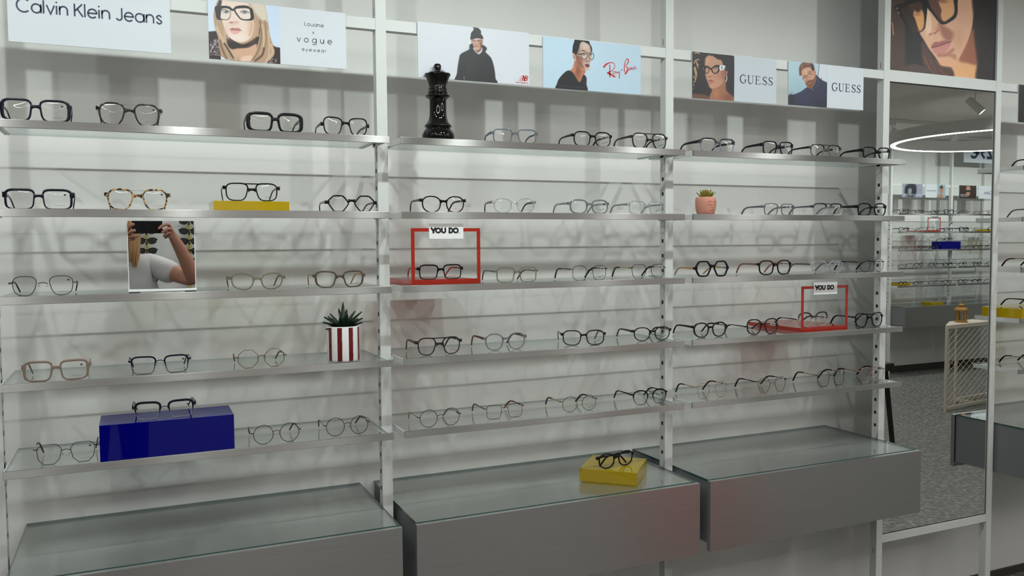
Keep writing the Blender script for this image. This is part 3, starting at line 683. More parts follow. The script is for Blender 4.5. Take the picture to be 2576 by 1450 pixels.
def frame_stand(label, x, y, z, w, frame_h, depth, base_h, win, rotz=0.0, cardw=.092):
    """red base block with an upright picture-frame outline and a white name card clipped on top"""
    t = thing('frame_stand', label, 'display stand', (x, y, z), rotz, 'red frame display stands')
    MB().box((-w / 2, .0032, 0), (w / 2, depth, base_h), 'red_acrylic', faces={'-x': 'red_acrylic'}).build('base', t)
    l, r, bt, tp = win
    b = MB(); a = w / 2
    for lo, hi in (((-a, 0, 0), (-a + l, .003, frame_h)), ((a - r, 0, 0), (a, .003, frame_h)), ((-a + l, 0, 0), (a - r, .003, bt)), ((-a + l, 0, frame_h - tp), (a - r, .003, frame_h))): b.box(lo, hi, 'red_acrylic', faces={'-x': 'red_edge', '+x': 'red_edge'})
    b.build('upright_frame', t)
    c = MB().box((-cardw / 2, -.0016, frame_h - .031), (cardw / 2, -.0003, frame_h + .0135), 'white_plastic').build('name_card', t)
    L = MB(); hh = .0150
    you_do(L, -cardw * .445, frame_h - .0155, hh * cardw / .092, 'print_black', -.0019)
    L.build('lettering', c)
    return t
frame_stand('red frame stand with white name card on the third shelf, black rectangular glasses in it', 1.602, -.363, S(3), .214, .166, .29, .014, (.010, .010, .0165, .010), cardw=.106)
frame_stand('red frame stand with white name card on the fourth shelf near the tall mirror', 3.074, -.349, S(4), .222, .166, .29, .014, (.010, .010, .0165, .010), cardw=.112)

# small table mirror
t = thing('table_mirror', 'small upright table mirror on the third shelf reflecting the photographer', 'mirror', (.831, -.352, S(3)))
b = MB().box((-.082, -.006, .0035), (.082, .045, .0095), 'white_plastic', .0012)
b.box((-.081, .004, .0095), (.081, .014, .185), 'white_plastic'); b.build('stand', t)
pane = MB().box((-.0785, -.001, 0), (.0785, .0005, .1735), 'white_plastic', faces={'-y': 'mirror_silver'}).build('mirror_pane', t, False, (0, .0015, .0112))
nrm = Vector((-.01402, -.99969, -.02051)); pane.rotation_euler = (math.asin(-nrm.z), 0, math.atan2(nrm.x, -nrm.y))
for x0 in (-.080, .054): MB().box((x0, -.005, 0), (x0 + .026, .040, .0036), 'black_rubber').build('foot', t)

# chess queen
t = thing('chess_queen', 'large glossy black chess queen ornament on the top shelf', 'ornament', (1.603, -.300, S(1)), 0)
k = .2215 / 1230.0
prof = [(0, 1330), (268, 1330), (268, 1300), (255, 1285), (268, 1262), (270, 1235), (262, 1200), (242, 1165), (215, 1130), (200, 1112), (206, 1100), (222, 1088), (228, 1078), (222, 1066), (196, 1040), (168, 1005), (150, 960), (140, 900), (138, 820), (138, 700), (142, 655), (160, 648), (190, 628), (207, 610), (205, 602), (165, 580), (158, 572), (168, 556), (165, 545), (152, 528), (150, 518), (158, 505), (152, 490), (144, 470), (150, 430), (165, 380), (185, 330), (205, 292), (215, 275), (214, 262), (200, 254), (180, 252), (150, 238), (105, 215), (72, 198), (60, 188), (62, 150), (58, 125), (45, 108), (20, 101), (0, 100)]
me = MB().lathe([(r * k, (1330 - y) * k * 1.05) for r, y in prof], 'gloss_black', 56, cap=False)
n = 56
for i, (r, y) in enumerate(prof):            # scalloped crown
    if y <= 275 and r > 150:
        for j in range(n):
            q = i * n + j; x, yy, z = me.v[q]; me.v[q] = (x, yy, z - .0022 * (0.5 - 0.5 * math.cos(8 * 2 * PI * j / n)))
me.build('crowned_body', t, 60)

# red striped pot with a dark green plant
t = thing('potted_plant', 'red and white striped flower pot with dark green leaves', 'potted plant', (1.303, -.322, S(4)))
def striped(name):
    m = bpy.data.materials.new(name); m.use_nodes = True
    nt = m.node_tree; N = nt.nodes.new; L = nt.links.new; b = nt.nodes['Principled BSDF']; b.inputs['Roughness'].default_value = 0.14
    tc = N('ShaderNodeTexCoord'); sx = N('ShaderNodeSeparateXYZ'); at = N('ShaderNodeMath'); at.operation = 'ARCTAN2'
    L(tc.outputs['Object'], sx.inputs[0]); L(sx.outputs[1], at.inputs[0]); L(sx.outputs[0], at.inputs[1])
    ma = N('ShaderNodeMath'); ma.operation = 'MULTIPLY_ADD'; ma.inputs[1].default_value = 9 / (2 * PI); ma.inputs[2].default_value = 20.10
    fr = N('ShaderNodeMath'); fr.operation = 'FRACT'; no = N('ShaderNodeTexNoise'); no.inputs['Scale'].default_value = 60
    ad = N('ShaderNodeMath'); ad.operation = 'MULTIPLY_ADD'; ad.inputs[1].default_value = .06
    L(at.outputs[0], ma.inputs[0]); L(ma.outputs[0], fr.inputs[0]); L(tc.outputs['Object'], no.inputs['Vector']); L(no.outputs[0], ad.inputs[0]); L(fr.outputs[0], ad.inputs[2])
    gt = N('ShaderNodeMath'); gt.operation = 'LESS_THAN'; gt.inputs[1].default_value = .45; L(ad.outputs[0], gt.inputs[0])
    z1 = N('ShaderNodeMath'); z1.operation = 'LESS_THAN'; z1.inputs[1].default_value = 0.0975; L(sx.outputs[2], z1.inputs[0])
    z2 = N('ShaderNodeMath'); z2.operation = 'GREATER_THAN'; z2.inputs[1].default_value = .003; L(sx.outputs[2], z2.inputs[0])
    m1 = N('ShaderNodeMath'); m1.operation = 'MULTIPLY'; m2 = N('ShaderNodeMath'); m2.operation = 'MULTIPLY'
    L(gt.outputs[0], m1.inputs[0]); L(z1.outputs[0], m1.inputs[1]); L(m1.outputs[0], m2.inputs[0]); L(z2.outputs[0], m2.inputs[1])
    mx = N('ShaderNodeMix'); mx.data_type = 'RGBA'; mx.inputs[6].default_value = (.80, .80, .78, 1); mx.inputs[7].default_value = (.13, .008, .010, 1)
    L(m2.outputs[0], mx.inputs[0]); L(mx.outputs[2], b.inputs['Base Color']); MATS[name] = m
striped('striped_glaze')
R = .0460
MB().lathe([(0, 0), (R - .003, 0), (R - .0008, .002), (R, .006), (R, .097), (R - .0006, .0995), (R - .002, .100), (R - .0034, .0985), (R - .0038, .088), (0, .0875)], 'striped_glaze', 56, cap=False).build('pot', t, 50)
mat('soil', (.012, .010, .008, 1), .9)
MB().lathe([(R - .0042, .0878), (R - .006, .093), (.012, .096), (0, .096)], 'soil', 24, cap=False).build('soil', t, True)
mat('dark_leaf', (.010, .028, .014, 1), .32)
def leaf(b, p0, d, L, wd, bend, m, th=.0022):
    """thick pointed leaf growing from p0 along d, drooping by bend"""
    d = Vector(d).normalized(); side = d.cross(Vector((0, 0, 1)))
    side = Vector((1, 0, 0)) if side.length < .05 else side.normalized()
    p = Vector(p0); K = 9; vs = []; fs = []; dd = d.copy()
    for i in range(K):
        u = i / (K - 1); ww = wd * (math.sin(PI * min(1, u * .80 + .17)) ** .8) if i < K - 1 else .0006
        nn = side.cross(dd).normalized()
        for a in range(8):
            c, s = math.cos(a * PI / 4), math.sin(a * PI / 4); vs.append(p + side * ww * c + nn * (th * (1 - .6 * u) * s + .25 * ww * c * c))
        p = p + dd * L / (K - 1); dd = (dd + Vector((0, 0, -bend / K)) + d * .02).normalized()
    for i in range(K - 1):
        for j in range(8): fs.append((i * 8 + j, i * 8 + (j + 1) % 8, i * 8 + 8 + (j + 1) % 8, i * 8 + 8 + j))
    fs += [tuple(range(7, -1, -1)), tuple((K - 1) * 8 + j for j in range(8))]
    return b.add(vs, fs, m)
for az, el, L, wd, z0 in ((180, 40, .060, .0082, .092), (172, 26, .056, .0070, .086), (195, 8, .050, .0062, .082), (165, 47, .052, .0078, .094), (75, 82, .075, .0062, .085), (100, 66, .062, .0062, .09), (20, 55, .060, .0076, .090), (2, 46, .068, .0072, .090), (-4, 33, .058, .0072, .087), (8, 20, .056, .0070, .084), (-80, 62, .052, .0095, .086), (-60, 48, .045, .0085, .086), (-115, 52, .048, .0085, .086), (210, 34, .050, .0075, .084), (-35, 40, .05, .008, .085), (60, 60, .062, .007, .087), (140, 52, .055, .007, .088)):
    a, e = math.radians(az), math.radians(el)
    leaf(MB(), (.004 * math.cos(a), .004 * math.sin(a), .091), (math.cos(a) * math.cos(e), math.sin(a) * math.cos(e), math.sin(e)), L * 1.02, wd, .25, 'dark_leaf', .0050).build('leaf', t, 60)

# pink face planter with succulent
t = thing('face_planter', 'pink planter with a sleeping face and a small green succulent', 'planter', (2.566, -.312, S(2)), 0)
mat('pink_clay', rgb(206, 142, 122), .7); mat('pink_line', rgb(140, 84, 70), .7)
mat('succulent_leaf', rgb(138, 134, 52), .5); mat('succulent_tip', rgb(176, 88, 70), .5)
HB = .0625; PR = [(.0, 0), (.0255, 0), (.0285, .003), (.0325, .015), (.0352, .032), (.0358, .044), (.0350, .055), (.0330, HB - .0012), (.0312, HB), (.0295, HB - .001), (.028, HB - .005), (0, HB - .006)]
MB().lathe(PR, 'pink_clay', 48, cap=False).build('pot', t, 50)
fa = math.radians(-90 + 4)                    # the face looks towards the tall mirror
def on_pot(dx, z):
    r = float(np.interp(z, [p[1] for p in PR[1:9]], [p[0] for p in PR[1:9]])); a = fa + dx / r
    return (r * math.cos(a), r * math.sin(a), z)
b = MB()
for sg in (-1, 1):
    b.tube([on_pot(sg * (.0050 + .0125 * u), .0365 - .0030 * math.sin(PI * u)) for u in np.linspace(0, 1, 10)], .0007, 'pink_line', 6)
    b.tube([on_pot(sg * (.0055 + .0115 * u), .0372 + .0034 * math.sin(PI * u)) for u in np.linspace(0, 1, 10)], .0006, 'pink_clay', 6)
    b.tube([on_pot(sg * (.0030 + .0165 * u), .0440 + .0050 * math.sin(PI * u) - .003 * u) for u in np.linspace(0, 1, 10)], .0008, 'pink_line', 6)
b.tube([on_pot(x, z) for x, z in ((-.0012, .042), (-.0014, .034), (-.0004, .0265))], [.0009, .0017, .0028], 'pink_clay', 8)
b.tube([on_pot(x, .0180 + .0006 * math.cos(x * 500)) for x in np.linspace(-.006, .006, 7)], [.0004, .0012, .0016, .0013, .0016, .0012, .0004], 'pink_line', 8)
b.build('face', t, True)
for ring, (cnt, el, L, wd) in enumerate(((9, 42, .031, .0062), (8, 62, .033, .0058), (5, 82, .031, .0045))):
    for i in range(cnt):
        a = 2 * PI * (i + .5 * ring) / cnt; e = math.radians(el)
        leaf(MB(), (.006 * math.cos(a) * (2 - ring), .006 * math.sin(a) * (2 - ring), HB - .005), (math.cos(a) * math.cos(e), math.sin(a) * math.cos(e), math.sin(e)), L, wd, -.25, 'succulent_leaf' if ring < 2 else 'succulent_tip', .0016).build('leaf', t, 60)

# ------------------------------------------------------------------ printed posters
class Print:
    """a printed picture: a fine grid on the sheet, coloured point by point; h maps sheet metres to drawing units"""
    def __init__(s, wd, ht, h, nx, ny, bg):
        s.w, s.h, s.nx, s.ny = wd, ht, nx, ny
        u, v = np.meshgrid(np.linspace(0, wd, nx), np.linspace(0, ht, ny)); s.u, s.v = u.ravel(), v.ravel()
        if h is None: s.X, s.Y = s.u * 1000, (ht - s.v) * 1000
        else:
            d = h[6] * s.u + h[7] * s.v + 1
            s.X = (h[0] * s.u + h[1] * s.v + h[2]) / d; s.Y = (h[3] * s.u + h[4] * s.v + h[5]) / d
        s.c = np.tile(np.array(bg, float), (nx * ny, 1))
    def blend(s, a, col): s.c += (np.array(col, float) - s.c) * a[:, None]
    def fill(s, pts, col, soft=5, smooth=True, alpha=1.0, shade=None):
        P = np.array(spline(pts, 6, True) if smooth else pts, float); n = len(P)
        lo = P.min(0) - soft * 2; hi = P.max(0) + soft * 2
        k = np.where((s.X > lo[0]) & (s.X < hi[0]) & (s.Y > lo[1]) & (s.Y < hi[1]))[0]
        if not len(k): return s
        x, y = s.X[k], s.Y[k]; ins = np.zeros(len(k), bool); d2 = np.full(len(k), 1e12)
        for i in range(n):
            (x0, y0), (x1, y1) = P[i], P[(i + 1) % n]
            if abs(y1 - y0) > 1e-9: ins ^= ((y0 > y) != (y1 > y)) & (x < (x1 - x0) * (y - y0) / (y1 - y0) + x0)
            L = max((x1 - x0) ** 2 + (y1 - y0) ** 2, 1e-9); t = np.clip(((x - x0) * (x1 - x0) + (y - y0) * (y1 - y0)) / L, 0, 1)
            d2 = np.minimum(d2, (x - x0 - t * (x1 - x0)) ** 2 + (y - y0 - t * (y1 - y0)) ** 2)
        sd = np.where(ins, -1, 1) * np.sqrt(d2); a = np.zeros(len(s.X)); a[k] = np.clip(.5 - sd / (2 * soft), 0, 1) * alpha
        s.blend(a, col); return s
    def line(s, pts, wd, col, soft=4, smooth=True, alpha=1.0):
        P = np.array(spline(pts, 6) if smooth and len(pts) > 2 else pts, float); d2 = np.full(len(s.X), 1e12)
        for i in range(len(P) - 1):
            (x0, y0), (x1, y1) = P[i], P[i + 1]
            L = max((x1 - x0) ** 2 + (y1 - y0) ** 2, 1e-9); t = np.clip(((s.X - x0) * (x1 - x0) + (s.Y - y0) * (y1 - y0)) / L, 0, 1)
            d2 = np.minimum(d2, (s.X - x0 - t * (x1 - x0)) ** 2 + (s.Y - y0 - t * (y1 - y0)) ** 2)
        s.blend(np.clip(.5 - (np.sqrt(d2) - wd / 2) / (2 * soft), 0, 1) * alpha, col); return s
    def glow(s, cx, cy, rx, ry, col, alpha=1.0, rot=0.0):
        c, q = math.cos(math.radians(rot)), math.sin(math.radians(rot)); x, y = s.X - cx, s.Y - cy
        a, b = (x * c + y * q) / rx, (-x * q + y * c) / ry
        s.blend(np.exp(-(a * a + b * b)) * alpha, col); return s
    def grain(s, amt):
        s.c += rng.normal(0, amt, (len(s.c), 1)); return s
    def build(s, name, parent, loc, gain):
        nx, ny = s.nx, s.ny; N = nx * ny; co = np.zeros((N, 3), 'f4'); co[:, 0] = s.u; co[:, 2] = s.v
        q = (np.arange(ny - 1)[:, None] * nx + np.arange(nx - 1)[None]).ravel(); F = np.stack([q, q + 1, q + nx + 1, q + nx], 1).astype('i4')
        me = bpy.data.meshes.new(name); me.vertices.add(N); me.vertices.foreach_set('co', co.ravel())
        me.loops.add(F.size); me.loops.foreach_set('vertex_index', F.ravel()); me.polygons.add(len(F))
        me.polygons.foreach_set('loop_start', np.arange(0, F.size, 4, dtype='i4')); me.polygons.foreach_set('loop_total', np.full(len(F), 4, 'i4')); me.update(calc_edges=True)
        c = np.clip(s.c, 0, 255) / 255; c = np.where(c <= .04045, c / 12.92, ((c + .055) / 1.055) ** 2.4) * gain
        at = me.color_attributes.new('print', 'FLOAT_COLOR', 'POINT'); at.data.foreach_set('color', np.concatenate([np.clip(c, 0, .95), np.ones((N, 1))], 1).astype('f4').ravel())
        if 'print_ink' not in MATS:
            m = mat('print_ink', (1, 1, 1, 1), .45); a = m.node_tree.nodes.new('ShaderNodeVertexColor'); a.layer_name = 'print'
            m.node_tree.links.new(a.outputs[0], m.node_tree.nodes['Principled BSDF'].inputs['Base Color'])
        me.materials.append(MATS['print_ink'])
        return link(me, name, parent, loc)
def poster(label, x0, x1, z0, z1, y=-.2868, wally=0.0, rot=0.0, sheet='paper_white', name='poster'):
    t = thing(name, label, 'poster', (x0, wally, z0), rot)
    MB().box((0, y + .0004, 0), (x1 - x0, y + .0034, z1 - z0), sheet).build('sheet', t)
    return t
PY = -.2868; GAIN = 1.05

# white lettered sheet
t = poster('white sheet with large thin navy lettering on the rail', .499, .8695, 2.075, 2.234)
b = MB(); write(b, 'Calvin Klein Jeans', .0185, .0748, .0215, .0037, 'print_navy', PY - .0004, gap=.0012)
xs = [v[0] for v in b.v]; k = (.3515 - .0185) / (max(xs) - min(xs)); x0_ = min(xs)
b.v = [(.0185 + (v[0] - x0_) * k, v[1], v[2]) for v in b.v]; b.build('lettering', t)

# blond woman
t = poster('poster of a blond woman in black square glasses, white lettered half beside her', .964, 1.334, 2.070, 2.227)
p = Print(.186, .157, (8055.01488, -206.96297, 213.01883, 828.58301, -7702.0725, 1185.45894, 0.17913, -0.02397), 190, 160, (200, 213, 230))
p.glow(1650, 300, 500, 600, (190, 205, 228), .8)
p.fill([(190, 640), (420, 620), (450, 1220), (190, 1220)], (40, 20, 20), 8, False).fill([(1440, 920), (1560, 950), (1690, 1010), (1690, 1320), (1400, 1320)], (38, 18, 18), 8)
p.fill([(470, -60), (1000, -60), (1310, 60), (1400, 420), (1440, 700), (1500, 900), (1540, 1060), (1480, 1180), (1300, 1270), (900, 1260), (520, 1180), (430, 1050), (390, 760), (330, 560), (300, 330), (330, 150)], (172, 142, 116), 8)
p.fill([(1000, -60), (1310, 60), (1390, 400), (1320, 420), (1200, 330), (1080, 150)], (206, 194, 178), 25)
p.fill([(560, 700), (640, 860), (900, 900), (1200, 760), (1230, 560), (1180, 950), (1000, 1010), (760, 1010), (600, 940)], (30, 16, 16), 12)
p.fill([(700, 1000), (1000, 940), (1180, 900), (1120, 1170), (1040, 1260), (860, 1240), (720, 1080)], (200, 158, 132), 18).fill([(880, 1150), (1080, 1130), (1050, 1230), (860, 1230)], (222, 186, 166), 15)
p.fill([(620, 760), (900, 900), (1190, 740), (1200, 830), (1000, 960), (720, 960), (620, 880)], (34, 18, 18), 14)
p.fill([(470, -60), (900, -60), (1000, 60), (1060, 320), (1110, 420), (1120, 560), (1080, 720), (1000, 810), (880, 855), (780, 850), (680, 800), (600, 720), (540, 620), (490, 470), (450, 300), (440, 120)], (226, 202, 190), 8)
p.glow(1080, 560, 90, 260, (200, 160, 132), .7).glow(560, 640, 60, 160, (214, 180, 164), .5).glow(700, 480, 90, 50, (206, 172, 158), .6).glow(780, 760, 180, 60, (236, 216, 206), .6)
p.line([(360, 560), (480, 800), (600, 1000), (760, 1180)], 60, (196, 168, 138), 20).line([(430, 820), (480, 1000), (560, 1180)], 40, (120, 88, 62), 15).line([(520, 880), (620, 1040), (700, 1170)], 34, (64, 42, 30), 12)
for i, (x, y) in enumerate(((1240, 420), (1290, 500), (1340, 420), (1400, 620))):
    p.line([(x, y), (x + 30, y + 320), (x - 40 + 10 * i, y + 620), (x - 160, y + 800)], 26, ((120, 92, 68), (206, 180, 152), (140, 112, 86), (196, 172, 146))[i], 14)
p.line([(1460, 900), (1500, 1060), (1380, 1220)], 40, (196, 168, 138), 18).line([(1320, 980), (1280, 1120), (1150, 1230)], 40, (84, 58, 42), 18).line([(1060, 330), (1060, 540), (1020, 720)], 20, (196, 158, 128), 10)
p.line([(990, 30), (1040, 180), (1060, 420)], 26, (206, 184, 160), 12)
p.fill([(420, -60), (470, -60), (450, 110), (370, 130), (400, 40)], (40, 36, 36), 12)
# glasses, eyes, nose, lips
ink = (22, 18, 22)
p.fill([(330, 135), (460, 115), (600, 125), (650, 190), (620, 380), (470, 400), (370, 380), (340, 250)], ink, 6).fill([(470, 180), (600, 175), (645, 240), (600, 380), (460, 378), (440, 300)], (222, 204, 196), 6)
p.fill([(740, 150), (800, 115), (1000, 122), (1100, 250), (1100, 400), (880, 405), (780, 320), (720, 220)], ink, 6).fill([(770, 175), (1000, 172), (1040, 260), (1040, 375), (880, 380), (800, 300), (750, 220)], (224, 206, 198), 6)
p.line([(620, 150), (690, 200), (750, 150)], 40, ink, 6).fill([(335, 150), (440, 150), (440, 330), (400, 380), (360, 330)], (32, 26, 30), 8).fill([(1050, 170), (1090, 190), (1110, 330), (1080, 400), (1060, 300)], ink, 8)
p.line([(460, 210), (540, 195), (620, 235)], 14, (70, 56, 50), 8).line([(850, 235), (920, 210), (1010, 250)], 14, (84, 68, 60), 8)
p.glow(555, 240, 60, 26, (100, 112, 116), .9).glow(560, 240, 22, 20, (40, 44, 48), .9).glow(930, 248, 70, 26, (110, 124, 126), .9).glow(930, 245, 24, 22, (44, 48, 52), .9)
p.glow(660, 455, 40, 16, (140, 88, 76), .9).glow(760, 450, 50, 22, (190, 150, 136), .8)
p.fill([(630, 590), (680, 560), (740, 572), (800, 565), (860, 610), (780, 620), (700, 610)], (172, 116, 110), 8).fill([(640, 600), (700, 612), (850, 615), (800, 670), (720, 690), (650, 650)], (218, 160, 154), 8).line([(635, 600), (720, 608), (870, 615)], 8, (120, 70, 66), 6)
for i in range(130):
    x, y = 230 + 190 * rng.rand(), 800 + 330 * rng.rand(); p.glow(x, y, 6, 9, (210, 205, 215), .8)
for i in range(40): p.glow(1430 + 150 * rng.rand(), 1190 + 90 * rng.rand(), 7, 7, (200, 190, 195), .8)
p.line([(230, 1040), (290, 950), (350, 790)], 14, (190, 184, 190), 8).line([(225, 1110), (500, 1130), (860, 1185)], 10, (150, 130, 120), 8, alpha=.7)
p.grain(2.5).build('photograph', t, (0, PY, 0), GAIN)
b = MB()
write(b, 'Louane', .186 + .0683, .1113, .0072, .0010, 'print_grey', PY - .0004, gap=.0013); write(b, 'x', .186 + .0895, .0905, .0062, .0009, 'print_grey', PY - .0004)
write(b, 'vogue', .186 + .0468, .0662, .0110, .0017, 'print_grey', PY - .0004, gap=.0088); write(b, 'eyewear', .186 + .0600, .0416, .0062, .0009, 'print_grey', PY - .0004, gap=.0031)
b.build('lettering', t)

# man in a beanie
t = poster('pale poster of a man in a black beanie and black hooded top', 1.547, 1.910, 2.063, 2.225)
p = Print(.363, .162, (6508.59322, -82.49966, -386.86198, 684.81603, -6963.98675, 1156.63131, 0.16217, -0.0217), 290, 140, (198, 201, 209))
hood = (26, 27, 30)
p.fill([(400, 1290), (400, 1080), (440, 800), (480, 690), (640, 600), (650, 530), (700, 480), (900, 500), (990, 550), (1005, 600), (980, 650), (1090, 770), (1150, 950), (1180, 1180), (1165, 1290)], hood, 7)
p.fill([(735, 560), (900, 560), (905, 640), (840, 695), (770, 640)], (196, 198, 206), 6).fill([(760, 560), (890, 540), (880, 620), (820, 668), (780, 620)], (120, 84, 68), 8)
p.fill([(700, 400), (900, 390), (930, 410), (925, 470), (890, 500), (880, 560), (840, 605), (790, 605), (750, 560), (720, 490), (690, 440)], (192, 150, 130), 6).glow(885, 500, 30, 90, (110, 72, 58), .9).glow(760, 430, 50, 30, (216, 176, 156), .6).glow(800, 480, 20, 40, (214, 172, 152), .6)
p.fill([(725, 152), (830, 165), (890, 235), (885, 280), (915, 320), (928, 385), (800, 372), (680, 400), (680, 300), (690, 260), (740, 190)], (24, 25, 28), 5)
p.line([(700, 425), (705, 470), (760, 480), (785, 440)], 8, (96, 62, 52), 4).line([(805, 440), (830, 480), (890, 470), (895, 425)], 8, (96, 62, 52), 4).line([(700, 418), (790, 412), (900, 415)], 9, (84, 54, 46), 4)
p.glow(745, 432, 26, 9, (50, 34, 30), .9).glow(845, 430, 26, 9, (50, 34, 30), .9).line([(755, 538), (790, 518), (835, 535)], 12, (90, 58, 48), 5).line([(765, 552), (830, 550)], 9, (150, 90, 80), 5).glow(795, 500, 22, 10, (130, 88, 72), .8)
p.glow(660, 1000, 150, 250, (36, 37, 41), .5).line([(545, 800), (560, 1000), (545, 1200)], 10, (18, 18, 20), 10).line([(545, 1150), (545, 1215)], 7, (200, 200, 200), 4)
p.grain(2).build('photograph', t, (0, PY, 0), GAIN)
b = MB(); write(b, 'new balance', .3168, .0046, .0034, .00085, 'print_red', PY - .0004, gap=.0003)
NBx = lambda x, z: (.3245 + x * .0335 + z * .0055, .0125 + z * .0165)
b.stroke([NBx(.42, 0), NBx(.42, 1)], .0034, 'print_red', PY - .0004); b.stroke([NBx(.42, 1), NBx(.62, 0)], .0034, 'print_red', PY - .0004); b.stroke([NBx(.62, 0), NBx(.62, 1)], .0036, 'print_red', PY - .0004)
b.stroke([NBx(.62, .92), NBx(.80, .92), NBx(.88, .75), NBx(.80, .55), NBx(.64, .52)], .0028, 'print_red', PY - .0004); b.stroke([NBx(.64, .48), NBx(.82, .46), NBx(.90, .26), NBx(.80, .08), NBx(.62, .08)], .0028, 'print_red', PY - .0004)
for z_, xa in ((.95, .16), (.72, .12), (.48, .05), (.25, .08), (.03, .0)): b.stroke([NBx(xa, z_), NBx(.42, z_)], .0011, 'print_red', PY - .0004)
b.build('lettering', t)

# man on light blue
t = poster('light blue poster of a man in glasses with red script lettering', 1.958, 2.319, 2.060, 2.219)
p = Print(.361, .159, (6124.97478, -36.79364, 54.28218, 641.02473, -6909.07068, 1192.66816, 0.15202, -0.02034), 270, 140, (174, 197, 214))
p.glow(700, 400, 700, 500, (184, 207, 224), .6)
p.fill([(330, 1230), (350, 1120), (400, 1000), (520, 870), (600, 830), (700, 850), (960, 940), (985, 1130), (985, 1280), (600, 1290)], (14, 16, 22), 7)
p.fill([(730, 620), (760, 620), (960, 830), (905, 950), (860, 1060), (820, 1070), (760, 980), (690, 870), (640, 835), (700, 760)], (172, 106, 80), 8).glow(800, 850, 60, 140, (110, 62, 46), .8).glow(720, 800, 40, 70, (206, 130, 94), .6)
p.fill([(840, 230), (1000, 230), (1090, 330), (1100, 460), (1090, 600), (1050, 700), (1045, 800), (1000, 825), (920, 815), (850, 740), (770, 620), (760, 420)], (186, 156, 142), 8)
p.fill([(760, 500), (880, 560), (900, 700), (960, 810), (860, 750), (770, 640)], (128, 76, 60), 20).glow(960, 300, 70, 90, (206, 190, 182), .8).glow(1000, 790, 60, 30, (204, 180, 168), .8).glow(880, 620, 60, 60, (158, 104, 86), .6).glow(820, 420, 40, 120, (130, 92, 78), .6)
p.fill([(760, 160), (1010, 185), (1060, 260), (1100, 340), (1105, 430), (1080, 400), (1050, 290), (980, 240), (900, 210), (850, 250), (830, 330), (800, 420), (760, 500), (690, 460), (690, 330), (720, 220)], (14, 15, 20), 6)
p.fill([(690, 460), (730, 470), (755, 560), (750, 620), (710, 590), (680, 500)], (190, 160, 144), 6).glow(725, 540, 16, 40, (120, 80, 66), .7)
p.fill([(865, 400), (920, 392), (985, 425), (930, 415)], (26, 20, 20), 5).fill([(1060, 430), (1100, 415), (1100, 435)], (26, 20, 20), 5)
p.fill([(880, 470), (960, 450), (1000, 490), (985, 570), (940, 595), (890, 560)], (200, 190, 186), 6, alpha=.5)
p.line([(880, 480), (930, 452), (985, 465), (1005, 505), (985, 565), (935, 592), (890, 560), (876, 500), (880, 480)], 12, (40, 24, 20), 4).line([(1035, 500), (1070, 460), (1120, 460), (1143, 500), (1130, 570), (1090, 600), (1050, 575), (1035, 500)], 12, (40, 24, 20), 4).line([(880, 470), (990, 452), (1080, 458)], 12, (34, 22, 20), 4).line([(800, 478), (880, 482)], 18, (20, 16, 18), 5).line([(1000, 540), (975, 590)], 10, (40, 24, 20), 4)
p.glow(930, 490, 30, 12, (24, 18, 18), .9).glow(1078, 490, 26, 12, (24, 18, 18), .9).glow(1000, 630, 40, 18, (110, 68, 56), .8).fill([(950, 705), (1000, 690), (1050, 710), (1040, 750), (990, 765)], (104, 50, 48), 6)
for i in range(45): p.line([(400 + 12 * i, 1150 + 1.1 * i), (407 + 12 * i, 1151 + 1.1 * i)], 7, (70, 74, 80), 4)
p.grain(2).build('photograph', t, (0, PY, 0), GAIN)
b = MB()
RBM = np.linalg.inv(np.array([[6124.97478, -36.79364, 54.28218], [641.02473, -6909.07068, 1192.66816], [0.15202, -0.02034, 1]]))
def rbp(pts):
    o = []
    for x, y in pts:
        q = RBM @ np.array([x, y, 1.0]); o.append((q[0] / q[2], q[1] / q[2]))
    return o
def rs(pts, wd): b.stroke(rbp(spline(pts, 6)), [w_ * .000152 for w_ in np.interp(np.linspace(0, 1, 6 * (len(pts) - 1) + 1), np.linspace(0, 1, len(wd)), wd)], 'print_red', PY - .0004)
rs([(1350, 768), (1400, 705), (1480, 664), (1555, 668), (1592, 715), (1575, 790), (1505, 850), (1440, 885), (1510, 915), (1600, 970)], [42, 40, 22, 14, 14, 14, 16, 34, 40, 42]); rs([(1487, 700), (1486, 840), (1488, 980)], [22, 26, 26])
rs([(1600, 855), (1565, 850), (1550, 885), (1580, 900), (1615, 855), (1625, 895)], [14] * 5); rs([(1640, 850), (1648, 885), (1690, 855), (1692, 900), (1688, 1005)], [16, 14, 16, 20, 22]); rs([(1728, 815), (1748, 820)], [34, 34])
rs([(1797, 855), (1800, 720), (1832, 600), (1875, 590), (1885, 640), (1850, 700), (1825, 735), (1865, 770), (1870, 820), (1810, 910)], [24, 22, 14, 26, 26, 16, 12, 24, 40, 44]); rs([(1940, 765), (1905, 785), (1905, 820), (1945, 795), (1950, 770), (1958, 815)], [15] * 5); rs([(1978, 765), (1985, 812), (2015, 750), (2032, 760), (2035, 800), (2060, 780)], [15] * 5)
b.build('lettering', t)

